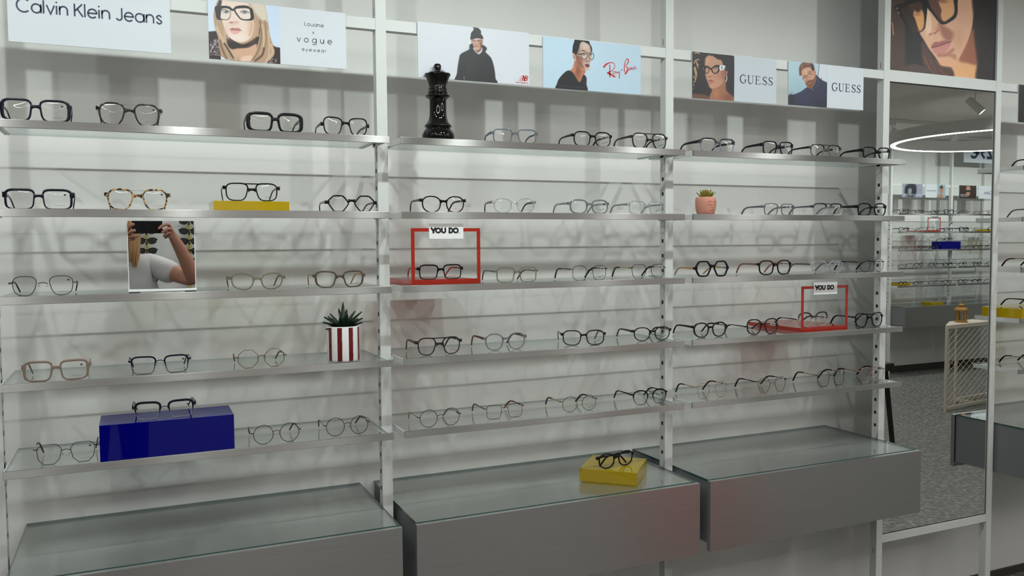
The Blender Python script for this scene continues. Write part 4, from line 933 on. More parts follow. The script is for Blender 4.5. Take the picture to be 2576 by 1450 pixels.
# dark haired woman
t = poster('poster of a dark haired woman in cat eye glasses before gold scrollwork, letters beside her', 2.526, 2.891, 2.062, 2.2195)
p = Print(.178, .1575, (5196.65396, 25.2336, 96.37641, 554.28226, -6355.34192, 1164.46209, 0.13995, -0.01873), 130, 140, (30, 24, 26))
gold = (196, 160, 104)
for pts in ([(155, 200), (220, 195), (300, 250)], [(140, 420), (180, 350), (250, 345), (280, 390), (240, 460), (200, 430)], [(190, 380), (210, 470), (235, 530)], [(140, 520), (180, 700), (210, 1020)], [(160, 500), (210, 720), (250, 1020)], [(130, 700), (170, 760), (140, 830)], [(130, 880), (180, 1030)], [(115, 960), (150, 1060)], [(980, 245), (1040, 320), (1060, 420)]):
    p.line(pts, 20, gold, 7)
p.fill([(960, 300), (1060, 330), (1050, 560), (1000, 520)], (90, 84, 88), 12)
hair = (24, 19, 24)
p.fill([(300, 170), (700, 180), (960, 230), (1010, 500), (1060, 900), (1050, 1260), (780, 1200), (720, 700), (500, 300), (350, 300), (370, 460), (290, 480), (250, 700), (300, 900), (230, 1060), (100, 1060), (200, 700), (250, 400)], hair, 14)
p.fill([(100, 1080), (330, 1090), (470, 1140), (520, 1220), (100, 1200)], (98, 60, 48), 12).fill([(540, 900), (800, 760), (830, 1000), (1000, 1160), (1010, 1240), (500, 1210), (520, 1000)], (150, 96, 66), 12).glow(600, 1080, 70, 130, (176, 118, 84), .7).glow(880, 1150, 120, 70, (112, 66, 48), .8)
p.fill([(400, 290), (500, 240), (600, 300), (720, 350), (770, 480), (800, 580), (790, 760), (720, 880), (620, 940), (540, 965), (480, 945), (440, 850), (390, 720), (370, 600), (370, 440)], (182, 134, 108), 10)
p.glow(700, 680, 110, 110, (176, 112, 92), .8).glow(430, 360, 60, 80, (198, 152, 124), .7).glow(540, 900, 70, 40, (186, 136, 110), .7).glow(760, 620, 40, 180, (128, 80, 62), .7).glow(480, 660, 30, 60, (204, 156, 130), .6)
p.fill([(480, 250), (560, 260), (640, 330), (740, 360), (780, 470), (860, 480), (840, 300), (700, 200), (500, 190)], hair, 14)
p.fill([(815, 580), (860, 600), (850, 660), (820, 650)], (150, 96, 78), 8).line([(825, 670), (842, 730), (828, 810)], 14, (220, 216, 212), 5)
k = (24, 18, 20)
p.fill([(300, 470), (440, 480), (500, 520), (600, 460), (690, 470), (690, 560), (640, 630), (570, 645), (520, 600), (480, 545), (440, 630), (380, 640), (340, 590), (310, 540)], k, 6)
p.fill([(385, 525), (440, 515), (455, 560), (425, 620), (385, 615)], (180, 134, 110), 8).fill([(530, 540), (600, 500), (650, 510), (650, 570), (610, 620), (560, 615)], (176, 128, 106), 8)
p.glow(410, 522, 34, 16, (40, 26, 24), .9).glow(418, 524, 10, 8, (220, 210, 206), .9).glow(590, 522, 36, 16, (40, 26, 24), .9).glow(585, 526, 12, 8, (220, 210, 206), .9).glow(335, 535, 12, 12, (190, 184, 184), .8)
p.fill([(690, 470), (800, 468), (805, 500), (770, 560), (690, 565)], (206, 208, 216), 6).line([(735, 490), (748, 515), (735, 540), (722, 515), (735, 490)], 10, (60, 60, 66), 4)
p.glow(480, 705, 50, 18, (132, 84, 66), .8).fill([(440, 800), (490, 770), (530, 790), (570, 805), (510, 830)], (132, 72, 68), 6).fill([(445, 805), (570, 810), (530, 850), (480, 855)], (178, 104, 98), 6)
p.grain(2.5).build('photograph', t, (0, PY, 0), GAIN)
mat('sheet_greyblue', (.53, .575, .63, 1), .5)
MB().box((.178, PY, 0), (.365, PY + .0004, .1575), 'sheet_greyblue').build('blank_half', t)
b = MB(); serif(b, 'GUESS', .178 + .0255, .0652, .0290, 'print_black', PY - .0004, adv=1.0, sx=1.13); b.build('lettering', t)

# bearded man
t = poster('poster of a bearded man in a navy sweater, letters on white beside him', 2.947, 3.312, 2.064, 2.221)
p = Print(.184, .157, (5254.14047, 68.02479, 124.63994, 554.79183, -6795.43979, 1192.18823, 0.13216, -0.01769), 130, 140, (168, 194, 204))
p.glow(350, 800, 300, 300, (140, 172, 186), .7).fill([(850, 150), (1090, 150), (1070, 700), (850, 700)], (204, 206, 216), 10, False).line([(880, 180), (850, 520)], 14, (70, 82, 96), 6, False).fill([(1080, 160), (1150, 160), (1130, 800), (1055, 800)], (164, 188, 202), 8, False).line([(940, 540), (930, 590)], 10, (70, 70, 96), 6)
nav = (32, 34, 62)
p.fill([(800, 470), (860, 520), (960, 600), (1060, 650), (1120, 720), (1110, 1290), (150, 1230), (140, 960), (260, 945), (440, 870), (560, 780), (600, 760), (780, 640)], nav, 8).glow(560, 1060, 160, 140, (44, 46, 84), .6).glow(900, 1150, 200, 120, (24, 26, 44), .8).glow(200, 1080, 60, 130, (24, 20, 26), .9).line([(830, 560), (860, 660), (780, 780)], 26, (46, 52, 88), 14).line([(660, 820), (655, 960)], 9, (18, 18, 34), 5).line([(700, 800), (730, 850)], 8, (150, 140, 120), 4)
p.fill([(480, 330), (660, 270), (740, 350), (790, 380), (800, 460), (790, 600), (760, 700), (690, 790), (640, 790), (580, 740), (540, 640), (470, 520), (440, 420)], (194, 142, 116), 8)
p.fill([(545, 650), (640, 600), (740, 560), (780, 480), (800, 500), (790, 620), (740, 740), (680, 795), (630, 790), (570, 730)], (118, 70, 50), 16).glow(560, 400, 70, 60, (212, 164, 138), .7).glow(700, 520, 50, 60, (206, 152, 124), .7).glow(540, 600, 40, 60, (200, 150, 124), .6)
p.fill([(400, 480), (390, 300), (440, 200), (520, 155), (690, 175), (740, 260), (765, 340), (710, 370), (670, 290), (560, 290), (470, 340), (450, 400), (455, 480), (430, 480)], (96, 58, 42), 8).glow(600, 200, 90, 30, (140, 92, 66), .7).glow(460, 260, 30, 60, (146, 104, 76), .7).fill([(690, 175), (740, 230), (765, 340), (710, 365), (690, 290)], (44, 30, 26), 10)
p.fill([(730, 370), (770, 350), (800, 420), (780, 470), (745, 440)], (176, 118, 94), 6)
p.line([(478, 545), (540, 500), (578, 520), (575, 590), (520, 608), (478, 545)], 9, (84, 66, 56), 4).line([(595, 470), (640, 410), (700, 420), (700, 490), (650, 530), (600, 500), (595, 470)], 9, (84, 66, 56), 4).line([(575, 510), (600, 480)], 8, (84, 66, 56), 4).line([(470, 580), (490, 545)], 8, (84, 70, 60), 4)
p.glow(535, 535, 30, 12, (60, 38, 30), .9).glow(655, 450, 30, 12, (60, 38, 30), .9).line([(500, 500), (560, 478)], 12, (84, 52, 38), 6).line([(600, 400), (680, 385)], 12, (84, 52, 38), 6).glow(625, 600, 36, 14, (140, 84, 64), .8).line([(585, 650), (640, 625), (720, 610)], 20, (92, 54, 40), 8).line([(610, 690), (690, 650)], 14, (176, 104, 92), 6)
p.grain(2.5).build('photograph', t, (0, PY, 0), GAIN)
b = MB(); serif(b, 'GUESS', .184 + .0240, .0640, .0292, 'print_navy', PY - .0004, adv=1.0, sx=1.10); b.build('lettering', t)

# large close-up portrait over the tall mirror
t = poster('large close-up portrait of a woman in black glasses above the tall mirror', 3.4535, 4.0570, 2.2290, 2.79, y=-.2740)
p = Print(.6035, .561, (2680.29707, 58.00001, 195.74443, 396.40904, -3684.81023, 982.38602, 0.12376, -0.01656), 230, 214, (36, 24, 22))
p.fill([(180, -900), (470, -900), (460, 1000), (180, 1000)], (62, 42, 34), 30, False).fill([(430, -100), (700, 200), (720, 1000), (440, 1000)], (18, 15, 16), 30, False).fill([(340, 1010), (440, 930), (560, 900), (740, 960), (760, 1100), (340, 1060)], (66, 48, 46), 15)
p.fill([(1080, 820), (1180, 760), (1430, 600), (1450, 1180), (1110, 1140)], (206, 152, 108), 20).fill([(1180, 830), (1300, 560), (1400, 400), (1460, 700), (1440, 900), (1320, 890)], (140, 82, 58), 22)
p.fill([(560, -300), (900, -500), (1320, -350), (1380, 0), (1390, 200), (1360, 420), (1290, 620), (1180, 830), (1090, 930), (1000, 975), (940, 930), (850, 800), (760, 680), (690, 560), (640, 480), (560, 300), (540, 0)], (204, 158, 130), 8)
p.fill([(900, 330), (1000, 380), (1110, 470), (1060, 590), (960, 520)], (150, 96, 78), 30).fill([(950, 770), (1120, 760), (1140, 840), (1060, 800)], (160, 102, 82), 24).glow(740, 320, 40, 170, (226, 188, 158), .8).glow(1230, 120, 90, 160, (202, 152, 130), .8).glow(1000, 880, 120, 90, (208, 150, 112), .8).glow(1180, 560, 90, 170, (186, 130, 100), .6)
p.fill([(560, 60), (700, 60), (700, 330), (620, 440), (560, 300)], (196, 142, 104), 14)
p.fill([(720, 160), (745, 120), (800, 300), (780, 480), (740, 470), (710, 350)], (226, 186, 158), 12).line([(770, 485), (840, 470), (900, 420)], 22, (158, 92, 76), 10).glow(880, 400, 40, 30, (186, 122, 100), .8).line([(820, 490), (790, 560)], 30, (212, 164, 136), 14)
p.fill([(800, 640), (850, 590), (900, 590), (950, 575), (1060, 575), (1080, 590), (960, 640), (860, 670), (805, 675)], (156, 88, 86), 8).fill([(810, 680), (900, 655), (1060, 600), (1040, 680), (960, 760), (890, 775), (830, 740)], (190, 122, 116), 8).line([(800, 672), (900, 648), (1060, 590)], 9, (74, 38, 36), 5).line([(900, 780), (1000, 770), (1100, 700)], 40, (160, 104, 84), 20)
dk = (32, 22, 22)
p.fill([(1330, -900), (1800, -900), (1760, 1200), (1440, 1150), (1440, 860), (1400, 500), (1390, 200), (1370, 0)], dk, 22).fill([(1640, -900), (1800, -900), (1760, 1200), (1690, 1150), (1690, 400)], (30, 42, 60), 40, alpha=.6).fill([(660, 600), (720, 650), (880, 900), (1080, 960), (1100, 1110), (860, 1060), (740, 960), (670, 860)], (70, 42, 36), 14).line([(700, 800), (770, 960), (840, 1040)], 16, (120, 72, 60), 10).line([(780, 840), (850, 960), (880, 1050)], 14, (104, 62, 52), 10).line([(900, 960), (1000, 1060), (1060, 1100)], 16, (110, 64, 52), 10)
bk = (16, 14, 15)
for pts in ([(295, 80), (620, -20), (740, -40), (720, 330), (680, 430), (560, 480), (480, 430), (400, 300), (330, 170)], [(720, -60), (1130, -120), (1165, 60), (1150, 230), (1040, 320), (960, 345), (900, 310), (800, 180), (740, 100)]): p.fill(pts, bk, 6)
p.fill([(365, 125), (470, 100), (640, 60), (690, 200), (690, 370), (660, 420), (560, 455), (510, 430), (420, 260)], (44, 30, 24), 8).fill([(545, 180), (640, 120), (690, 200), (690, 380), (620, 445), (590, 350)], (206, 150, 96), 10).fill([(470, 70), (620, 20), (680, 100), (650, 140), (540, 160)], (64, 40, 32), 12).glow(605, 155, 40, 22, (36, 24, 20), .9).glow(570, 160, 18, 12, (190, 160, 140), .8).glow(600, 205, 50, 18, (150, 94, 76), .7)
p.fill([(770, -60), (1080, -100), (1115, 60), (1110, 200), (1030, 280), (960, 305), (900, 260), (810, 140), (770, 60)], (92, 58, 52), 8).fill([(900, 30), (960, 0), (1090, -20), (1120, 180), (1040, 270), (970, 300), (930, 220), (940, 140)], (204, 152, 108), 10).glow(960, 20, 70, 26, (128, 80, 60), .8)
p.line([(330, 95), (640, 5), (700, 20)], 30, bk, 6).glow(318, 118, 9, 9, (190, 190, 190), 1).glow(338, 180, 9, 9, (190, 190, 190), 1).line([(560, 250), (600, 380), (625, 440)], 10, (20, 16, 16), 5).line([(250, 320), (265, 490)], 12, (180, 130, 104), 6)
p.grain(2).build('photograph', t, (0, -.2740, 0), 1.30)

# dark poster beyond the mirror
t = poster('dark poster edge beyond the tall mirror at the picture border', 4.190, 4.555, 2.064, 2.221)
p = Print(.365, .157, None, 120, 60, (26, 20, 20))
p.fill([(20, 160), (30, 40), (60, 5), (120, 5), (150, 50), (150, 160)], (20, 14, 14), 6).fill([(50, 30), (90, 14), (118, 40), (116, 90), (90, 124), (66, 112), (52, 80)], (190, 142, 114), 4).fill([(70, 112), (100, 116), (110, 160), (60, 160)], (160, 108, 82), 5)
p.line([(50, 54), (80, 54)], 14, (14, 12, 12), 2).line([(90, 54), (120, 54)], 14, (14, 12, 12), 2).line([(76, 92), (98, 92)], 5, (150, 80, 76), 2).glow(86, 72, 5, 6, (150, 100, 80), .7)
p.fill([(180, -5), (370, -5), (370, 165), (180, 165)], (206, 208, 214), 2, False)
p.build('photograph', t, (0, PY, 0), GAIN)

# ------------------------------------------------------------------ lamps
emit('spot_lens', (*SPOT_COL, 1), 60.0)
emit('ring_light', (1.0, 0.985, 0.95, 1), RING_E)
mat('lamp_white', (.75, .75, .74, 1), .5)
def track(label, y, x0, x1):
    o = MB().box((x0, y - .018, CEIL - .036), (x1, y + .018, CEIL), 'lamp_white', .002).build('lighting_track')
    return tag(o, label, 'lighting track', 'ceiling lighting tracks')
def track_spot(label, x, y, target, power=1.0, size=156, blend=1.0, z=2.63):
    t = thing('track_spotlight', label, 'spotlight', (x, y, z), 0, 'ceiling track spotlights')
    d = (Vector(target) - Vector((x, y, z))).normalized()
    q = Vector((0, 0, -1)).rotation_difference(d)
    hd = MB().lathe([(0, .075), (.026, .075), (.030, .068), (.033, -.066), (.033, -.075), (.028, -.075), (.0275, -.062), (0, -.062)], 'lamp_white', 28, cap=False).build('lamp_head', t, 50)
    hd.rotation_mode = 'QUATERNION'; hd.rotation_quaternion = q
    MB().lathe([(0, -.0635), (.027, -.0635), (.027, -.0645), (0, -.0645)], 'spot_lens', 24, cap=False).build('lamp_lens', hd)
    b = MB().tube([(0, 0, .02), (0, 0, CEIL - .036 - z)], .006, 'lamp_white', 10); b.box((-.035, -.016, CEIL - .060 - z), (.035, .016, CEIL - .0365 - z), 'lamp_white', .002); b.build('stem', t)
    L = bpy.data.lights.new('spot_beam', 'SPOT'); L.energy = SPOT_W * power; L.color = SPOT_COL; L.spot_size = math.radians(size); L.spot_blend = blend; L.shadow_soft_size = .016
    o = bpy.data.objects.new('spot_beam', L); COL.objects.link(o); o.parent = t; o.rotation_mode = 'QUATERNION'; o.rotation_quaternion = q; o.location = d * .080
    return t
track('white ceiling track close to the glasses wall', -1.12, -1.5, 9.5)
track('white ceiling track along the middle of the shop', -2.55, -1.5, 11.5)
track('white ceiling track close to the opposite wall', -4.25, 6.5, 11.5)
for i, x in enumerate((-.45, .30, .94, 1.66, 2.00, 2.86, 3.62, 4.45, 5.4)):
    track_spot('white track spotlight aimed at the glasses wall, %s in the row' % ('first second third fourth fifth sixth seventh eighth ninth'.split()[i]), x, -1.12, (x + (.05, .05, .0, -.05, .05, .0, .0, .05, .1)[i], -.05, .85))
track_spot('white track spotlight over the middle of the shop, reflected in the tall mirror', 6.90, -2.55, (7.8, -1.2, .9), .6, z=2.63)
for i, x in enumerate((7.9, 8.8, 9.5, 10.3, 11.1)): track_spot('added white track spotlight to light the opposite wall, %s in the row' % ('first second third fourth fifth'.split()[i]), x, -4.25, (x, -5.3, .9), 1.5)  # unseen spots, put in to brighten the far side of the shop
for i, x in enumerate((-.3, 1.35)): track_spot('white track spotlight over the sunglasses panel, %s in the row' % ('first', 'second')[i], x, -3.75, (x * .6 + .3, -4.7, 1.3), .35, z=2.63)
track('white ceiling track over the sunglasses panel', -3.75, -1.0, 2.2)
def ring_lamp(label, x, y, z, R):
    t = thing('ring_lamp', label, 'lamp', (x, y, z), 0, 'large ring lamps')
    MB().lathe([(R - .045, .004), (R - .045, .105), (R, .105), (R, .004), (R - .045, .004)], 'lamp_white', 96, cap=False).build('ring_body', t, 40)
    MB().lathe([(R - .043, .0035), (R - .043, 0), (R - .002, 0), (R - .002, .0035)], 'ring_light', 96, cap=False).build('light_strip', t)
    for a in (0, 120, 240): MB().tube([(R * .98 * math.cos(math.radians(a)), R * .98 * math.sin(math.radians(a)), .105), (R * .98 * math.cos(math.radians(a)), R * .98 * math.sin(math.radians(a)), CEIL - z)], .0015, 'me_silver', 6).build('suspension_wire', t)
ring_lamp('large white ring lamp reflected at the head of the tall mirror', 8.03, -3.10, 2.46, .96)
ring_lamp('added white ring lamp giving fill light over the middle of the shop', 3.70, -2.75, 2.46, .96)  # unseen lamp, added to lift the shadows on the glasses wall
ring_lamp('added white ring lamp giving fill light over the photographer', .85, -2.75, 2.46, .96)  # second unseen ring, put in only for soft ambient light

# ------------------------------------------------------------------ opposite wall, seen in the tall mirror
for i, x in enumerate((7.80, 8.80, 9.80, 10.80)): post('white slotted post of the opposite wall, %s along the wall' % ('first', 'second', 'third', 'fourth')[i], x, OPP, PI)
for k, xr in enumerate((9.7907, 10.7907)):
    for i in range(5): shelf('%s glass shelf of the opposite wall under the %s poster' % (ORD[i], ('grey toned', 'dark brown')[k]), xr, Z[i], OPP, PI)
    drawer('metal drawer of the opposite wall under the %s poster' % ('grey toned', 'dark brown')[k], xr, OPP, PI)
    rail('white rail of the opposite wall behind the %s poster' % ('grey toned', 'dark brown')[k], xr + .0, xr + 1.0 - PW - .01, OPP, PI)
def far_poster(label, x0, wd, z0, ht, paint, texts=()):
    t = thing('poster', label, 'poster', (x0 + wd, OPP, z0), PI)
    MB().box((0, -.2864, 0), (wd, -.2834, ht), 'paper_white').build('sheet', t)
    p = Print(wd, ht, None, 50, 26, (214, 216, 222)); paint(p); p.build('photograph', t, (0, PY, 0), .9)
    for s, x, z, sz, m in texts: link(text_mesh(s, sz, m), 'lettering', t, (x, PY - .001, z))
def far_grey(p):
    p.fill([(0, 0), (330, 0), (330, 170), (0, 170)], (150, 152, 172), 2, False).fill([(110, 20), (200, 0), (280, 30), (290, 120), (240, 150), (120, 140)], (30, 32, 42), 12).fill([(180, 60), (230, 60), (235, 110), (190, 120)], (150, 150, 160), 10)
def far_man(p): p.fill([(0, 0), (140, 0), (140, 170), (0, 170)], (150, 176, 186), 2, False).fill([(40, 30), (90, 30), (95, 90), (60, 110), (40, 80)], (176, 130, 106), 8).fill([(30, 160), (60, 115), (110, 120), (150, 165)], (170, 128, 104), 8).fill([(40, 40), (60, 10), (95, 30), (90, 45)], (50, 38, 34), 8)
def far_brown(p): p.fill([(0, 0), (330, 0), (330, 170), (0, 170)], (46, 24, 20), 2, False).fill([(110, 20), (170, 10), (180, 90), (140, 130), (110, 90)], (190, 140, 114), 8).fill([(100, 60), (190, 60), (190, 80), (100, 80)], (20, 14, 14), 4)
far_poster('grey toned poster of a face behind white lettering on the opposite wall', 8.98, .33, 2.065, .158, far_grey, [('ZADIG & VOLTAIRE', .165, .018, .034, 'paper_white')])
far_poster('half white poster with a man on pale blue on the opposite wall', 9.36, .33, 2.065, .158, far_man, [('EMPORIO ARMANI', .235, .075, .018, 'print_black')])
far_poster('dark brown poster of a woman in glasses on the opposite wall', 9.93, .30, 2.065, .158, far_brown, [('LIU·JO', .22, .022, .045, 'paper_white')])
far_poster('white poster with grey lettering on the opposite wall', 10.27, .33, 2.065, .158, lambda p: None, [('Calvin', .16, .055, .06, 'print_grey')])
t = thing('price_sign', 'white sign with large dark digits high on the opposite wall', 'sign', (10.78, OPP, 2.50), PI)
MB().box((0, -.30, 0), (.80, -.295, .27), 'paper_white').build('sheet', t); link(text_mesh('129€', .25, 'print_navy', .006), 'lettering', t, (.42, -.3015, .055))
srcs = [o for o in list(COL.objects) if o.parent is None and o.get('category') == 'glasses']
kinds = [o for o in srcs if any(s in o['label'] for s in ('black', 'tortoise', 'dark', 'brown'))]
n = 0
for k, xr in enumerate((9.7907, 10.7907)):
    for i in range(5):
        for j in range(4):
            x = xr - (.115, .355, .60, .85)[j]
            if i == 2 and ((k == 0 and j == 0) or (k == 1 and j == 3)): continue
            dup(kinds[n * 7 % len(kinds)], (x, OPP + (.31 if i == 1 and k == 0 and j == 1 else .355), Z[i] - .0018 + (.0145 if i == 1 and k == 0 and j == 1 else 0)), PI + rng.uniform(-.08, .08), 'small pair of glasses on the opposite wall, seen only in the tall mirror', 'glasses on the opposite wall'); n += 1
rs_ = [o for o in COL.objects if o.name.startswith('frame_stand')][0]
dup(rs_, (9.435, OPP + .352, Z[1] - .0018), PI, 'red frame stand on the opposite wall')
bl = [o for o in COL.objects if o.name.startswith('blue_block')][0]; ye = [o for o in COL.objects if o.name.startswith('yellow_block')][0]
dup(bl, (9.70, OPP + .306, Z[2] - .0018), PI, 'dark blue block on the third shelf of the opposite wall')
dup(kinds[3], (9.70, OPP + .34, Z[2] + .0917), PI, 'black glasses on the blue block of the opposite wall')
dup(ye, (10.55, OPP + .18, Z[1] - .0018), PI, 'yellow block on the second shelf of the opposite wall')
dup(ye, (9.08, OPP + .18, Z[4] - .0018), PI, 'yellow block on the lowest shelf of the opposite wall')
dup(ye, (9.55, OPP + .25, .7890), PI, 'yellow block on the drawer of the opposite wall')

# mesh stand with a lantern, reflected in the tall mirror
t = thing('mesh_stand', 'cream metal stand with a diamond mesh side, reflected in the tall mirror', 'display stand', (7.70, -3.40, FLOOR), math.radians(-8))
mat('cream_metal', rgb(206, 196, 180), .5)
wd, dp, ht = 1.45, .22, .805; b = MB()
for x, y in ((0, 0), (wd - .022, 0), (.50, -dp + .022), (wd - .022, -dp + .022)): b.box((x, y - .022, 0), (x + .022, y, ht), 'cream_metal')
for z in (.02, ht - .022):
    b.box((.022, -.022, z), (wd - .022, 0, z + .022), 'cream_metal'); b.box((.522, -dp, z), (wd - .022, -dp + .022, z + .022), 'cream_metal')
    for x in (.50, wd - .022): b.box((x, -dp + .022, z), (x + .022, -.022, z + .022), 'cream_metal')
b.build('frame', t); b = MB()
def lattice(b, w_, h_, pt):
    st = .062; sl = .62
    k = -int(w_ * sl / st) - 2
    while k * st < h_ + w_ * sl:
        for sg in (1, -1):
            c = k * st; pts = []
            for u in (0, w_):
                pass
            lo = 0.0; hi = w_
            f = (lambda u: c + sl * u) if sg == 1 else (lambda u: c + sl * (w_ - u))
            us = [u for u in np.linspace(0, w_, 200) if 0 <= f(u) <= h_]
            if len(us) > 2: b.tube([pt(us[0], f(us[0]), sg), pt(us[-1], f(us[-1]), sg)], .0028, 'cream_metal', 4)
        k += 1
lattice(b, 1.05, ht - .064, lambda u, v, s: (.022 + u, -.011 + s * .002, .042 + v)); b.build('mesh_side', t)
MB().box((1.08, -.018, .042), (wd - .022, -.004, ht - .022), 'cream_metal').build('solid_panel', t)
b = MB(); po = [(0, 0), (.02, -.03), (.40, -dp), (wd, -dp), (wd, 0)]; b.add([(x, y, ht) for x, y in po] + [(x, y, ht + .012) for x, y in po], [(0, 1, 2, 3, 4), (9, 8, 7, 6, 5)] + [(i, (i + 1) % 5, (i + 1) % 5 + 5, i + 5) for i in range(5)], 'cream_metal'); b.build('table_top', t)
t = thing('lantern', 'small ochre metal lantern on the mesh stand, reflected in the tall mirror', 'lantern', (8.10, -3.57, FLOOR + .817))
mat('ochre_metal', rgb(160, 116, 36), .45)
MB().lathe([(0, 0), (.060, 0), (.060, .012), (.052, .016), (0, .016)], 'ochre_metal', 6, cap=False).build('base', t)
for i in range(6):
    a = PI / 3 * i; MB().box((-.005, -.005, .016), (.005, .005, .115), 'ochre_metal').build('corner_bar', t, False, (.045 * math.cos(a), .045 * math.sin(a), 0), a)
MB().lathe([(.041, .018), (.041, .113)], 'lens_clear', 6, cap=False).build('glass', t)
MB().lathe([(.064, .114), (.064, .122), (.050, .138), (.030, .150), (.024, .152), (.024, .162), (.034, .166), (.012, .178), (.010, .186), (0, .188)], 'ochre_metal', 24, cap=False).build('roof', t, 50)
MB().tube([(.03 * math.cos(a), .0, .182 + .026 * math.sin(a)) for a in np.linspace(0, PI, 12)], .002, 'ochre_metal', 6).build('handle', t)

# black trestle, reflected at the edge of the tall mirror
t = thing('trestle', 'black splayed trestle leg reflected at the edge of the tall mirror', 'trestle', (4.784, -1.50, FLOOR))
for sg in (-1, 1):
    for y in (0, -.55):
        MB().tube([(sg * .03, y, .86), (sg * .16, y, .0)], .020, 'black_rubber', 4).build('leg', t)
    MB().tube([(sg * .10, 0, .40), (sg * .10, -.55, .40)], .008, 'black_rubber', 6).build('brace', t)
MB().box((-.05, -.60, .855), (.05, .05, .90), 'black_rubber', .004).build('top_beam', t)

# round red pouf, reflected red in the drawer fronts
t = thing('pouf', 'round red pouf on the floor before the drawers', 'pouf', (3.50, -2.05, FLOOR))
mat('red_fabric', rgb(214, 30, 30), .8)
MB().lathe([(0, .02), (.30, .02), (.33, .04), (.335, .10), (.335, .34), (.32, .39), (.28, .415), (0, .42)], 'red_fabric', 56, cap=False).build('cushion', t, 60)
for a in (45, 135, 225, 315): MB().tube([(.25 * math.cos(math.radians(a)), .25 * math.sin(math.radians(a)), 0), (.25 * math.cos(math.radians(a)), .25 * math.sin(math.radians(a)), .03)], .016, 'black_rubber', 10).build('foot', t)

# sunglasses panel behind the photographer
t = thing('sunglasses_display', 'white panel with yellow peg strips for sunglasses behind the photographer', 'display panel', (.85, -4.745, FLOOR))
MB().box((-.80, -.02, 0), (.80, .02, 2.3), 'white_plastic').build('panel', t)
mat('peg_yellow', rgb(226, 216, 120), .4)
clear('lens_smoke', (.06, .06, .065), .0)
for cx in (-.40, -.122, .165, .45):
    MB().box((cx - .011, .021, .85), (cx + .011, .030, 2.0), 'peg_yellow').build('peg_strip', t)
    b = MB()
    for i in range(11): b.box((cx - .005, .0302, 1.00 + i * .072 + .02), (cx + .005, .168, 1.00 + i * .072 + .045), 'black_rubber')
    b.build('nose_holders', t)
sg0 = None
for ci, cx in enumerate((-.122, .165)):
    for i in range(8):
        z = 1.115 + i * .072 + (-.004 if ci else 0) + .0; loc = (.85 + cx, -4.575, z)
        lab = 'black sunglasses on the yellow peg strips behind the photographer'
        if sg0 is None: sg0 = glasses(lab, *loc, .143, .048, 'A', 'cat', 'ac_black', t=.0034, brow=.0045, yaw=PI, tag_mode=None, name='sunglasses', group='sunglasses on the peg strips', lens='lens_smoke'); sg0['category'] = 'sunglasses'
        else: dup(sg0, loc, PI, lab)
# table mirror's photographer
mat('skin', rgb(178, 128, 108), .55); mat('blond_hair', rgb(176, 138, 96), .5); mat('shirt_grey', rgb(205, 207, 210), .85); mat('trouser_dark', rgb(46, 50, 62), .85); mat('phone_black', (.006, .006, .008, 1), .25); mat('shoe_dark', rgb(40, 36, 34), .6)
per = thing('person', 'person in a grey t-shirt holding up a phone, reflected in the table mirror', 'person', (.64, -3.02, FLOOR))
def skin_obj(name, parent, verts, edges, m, root=0, sub=2, flat=None):
    o0 = Vector((.64, -3.02, FLOOR)); me = bpy.data.meshes.new(name); me.from_pydata([Vector(v[:3]) - o0 for v in verts], edges, []); me.materials.append(MATS[m])
    o = link(me, name, parent); md = o.modifiers.new('Skin', 'SKIN'); md.use_smooth_shade = True; md.branch_smoothing = .3
    for i, v in enumerate(verts):
        r = v[3] if len(v) == 4 else v[3:5]
        me.skin_vertices[0].data[i].radius = (r, r) if not isinstance(r, tuple) else r
        me.skin_vertices[0].data[i].use_root = (i == root)
    s = o.modifiers.new('Subsurf', 'SUBSURF'); s.levels = sub; s.render_levels = sub
    return o
V, Ed = [], []
def chain(start, pts):
    a = start
    for p_ in pts:
        V.append(p_); b_ = len(V) - 1
        if a is not None: Ed.append((a, b_))
        a = b_
    return a
chain(None, [(.64, -3.02, .90, .130, .095)]); chest = chain(0, [(.64, -3.02, 1.05, .115, .085), (.64, -3.03, 1.24, .130, .09), (.643, -3.025, 1.355, .095, .065)])
head = chain(chest, [(.643, -3.0, 1.425, .048), (.634, -2.985, 1.485, .060), (.629, -2.965, 1.555, .078), ]); chain(head, [(.629, -2.975, 1.615, .058)]); chain(head, [(.628, -2.885, 1.552, .013)])
sh = chain(chest, [(.74, -3.03, 1.372, .055), (.805, -3.02, 1.345, .056)]); wr = chain(sh, [(.90, -2.95, 1.305, .048), (.985, -2.88, 1.275, .043), (.955, -2.84, 1.37, .042), (.905, -2.79, 1.48, .030), (.878, -2.768, 1.522, .026)])
pm = chain(wr, [(.870, -2.762, 1.550, .024, .017)])
for f in ([(.869, -2.748, 1.576, .0095), (.858, -2.731, 1.582, .0092), (.834, -2.727, 1.573, .0085), (.813, -2.722, 1.555, .0075)], [(.874, -2.745, 1.556, .0095), (.866, -2.732, 1.560, .0092), (.845, -2.731, 1.547, .0085), (.828, -2.731, 1.535, .0075)], [(.872, -2.752, 1.536, .009), (.862, -2.741, 1.536, .0088), (.848, -2.741, 1.525, .008), (.836, -2.744, 1.517, .007)], [(.866, -2.762, 1.520, .008), (.854, -2.755, 1.515, .0078), (.842, -2.757, 1.507, .007)], [(.853, -2.782, 1.538, .011), (.834, -2.772, 1.548, .010), (.816, -2.764, 1.557, .008)]): chain(pm, f)
sl = chain(chest, [(.545, -3.03, 1.372, .055), (.48, -3.02, 1.345, .056)]); wl = chain(sl, [(.435, -2.95, 1.27, .047), (.41, -2.88, 1.205, .043), (.50, -2.83, 1.33, .042), (.60, -2.775, 1.445, .030), (.640, -2.752, 1.485, .026)])
pl = chain(wl, [(.661, -2.735, 1.514, .023, .017)])
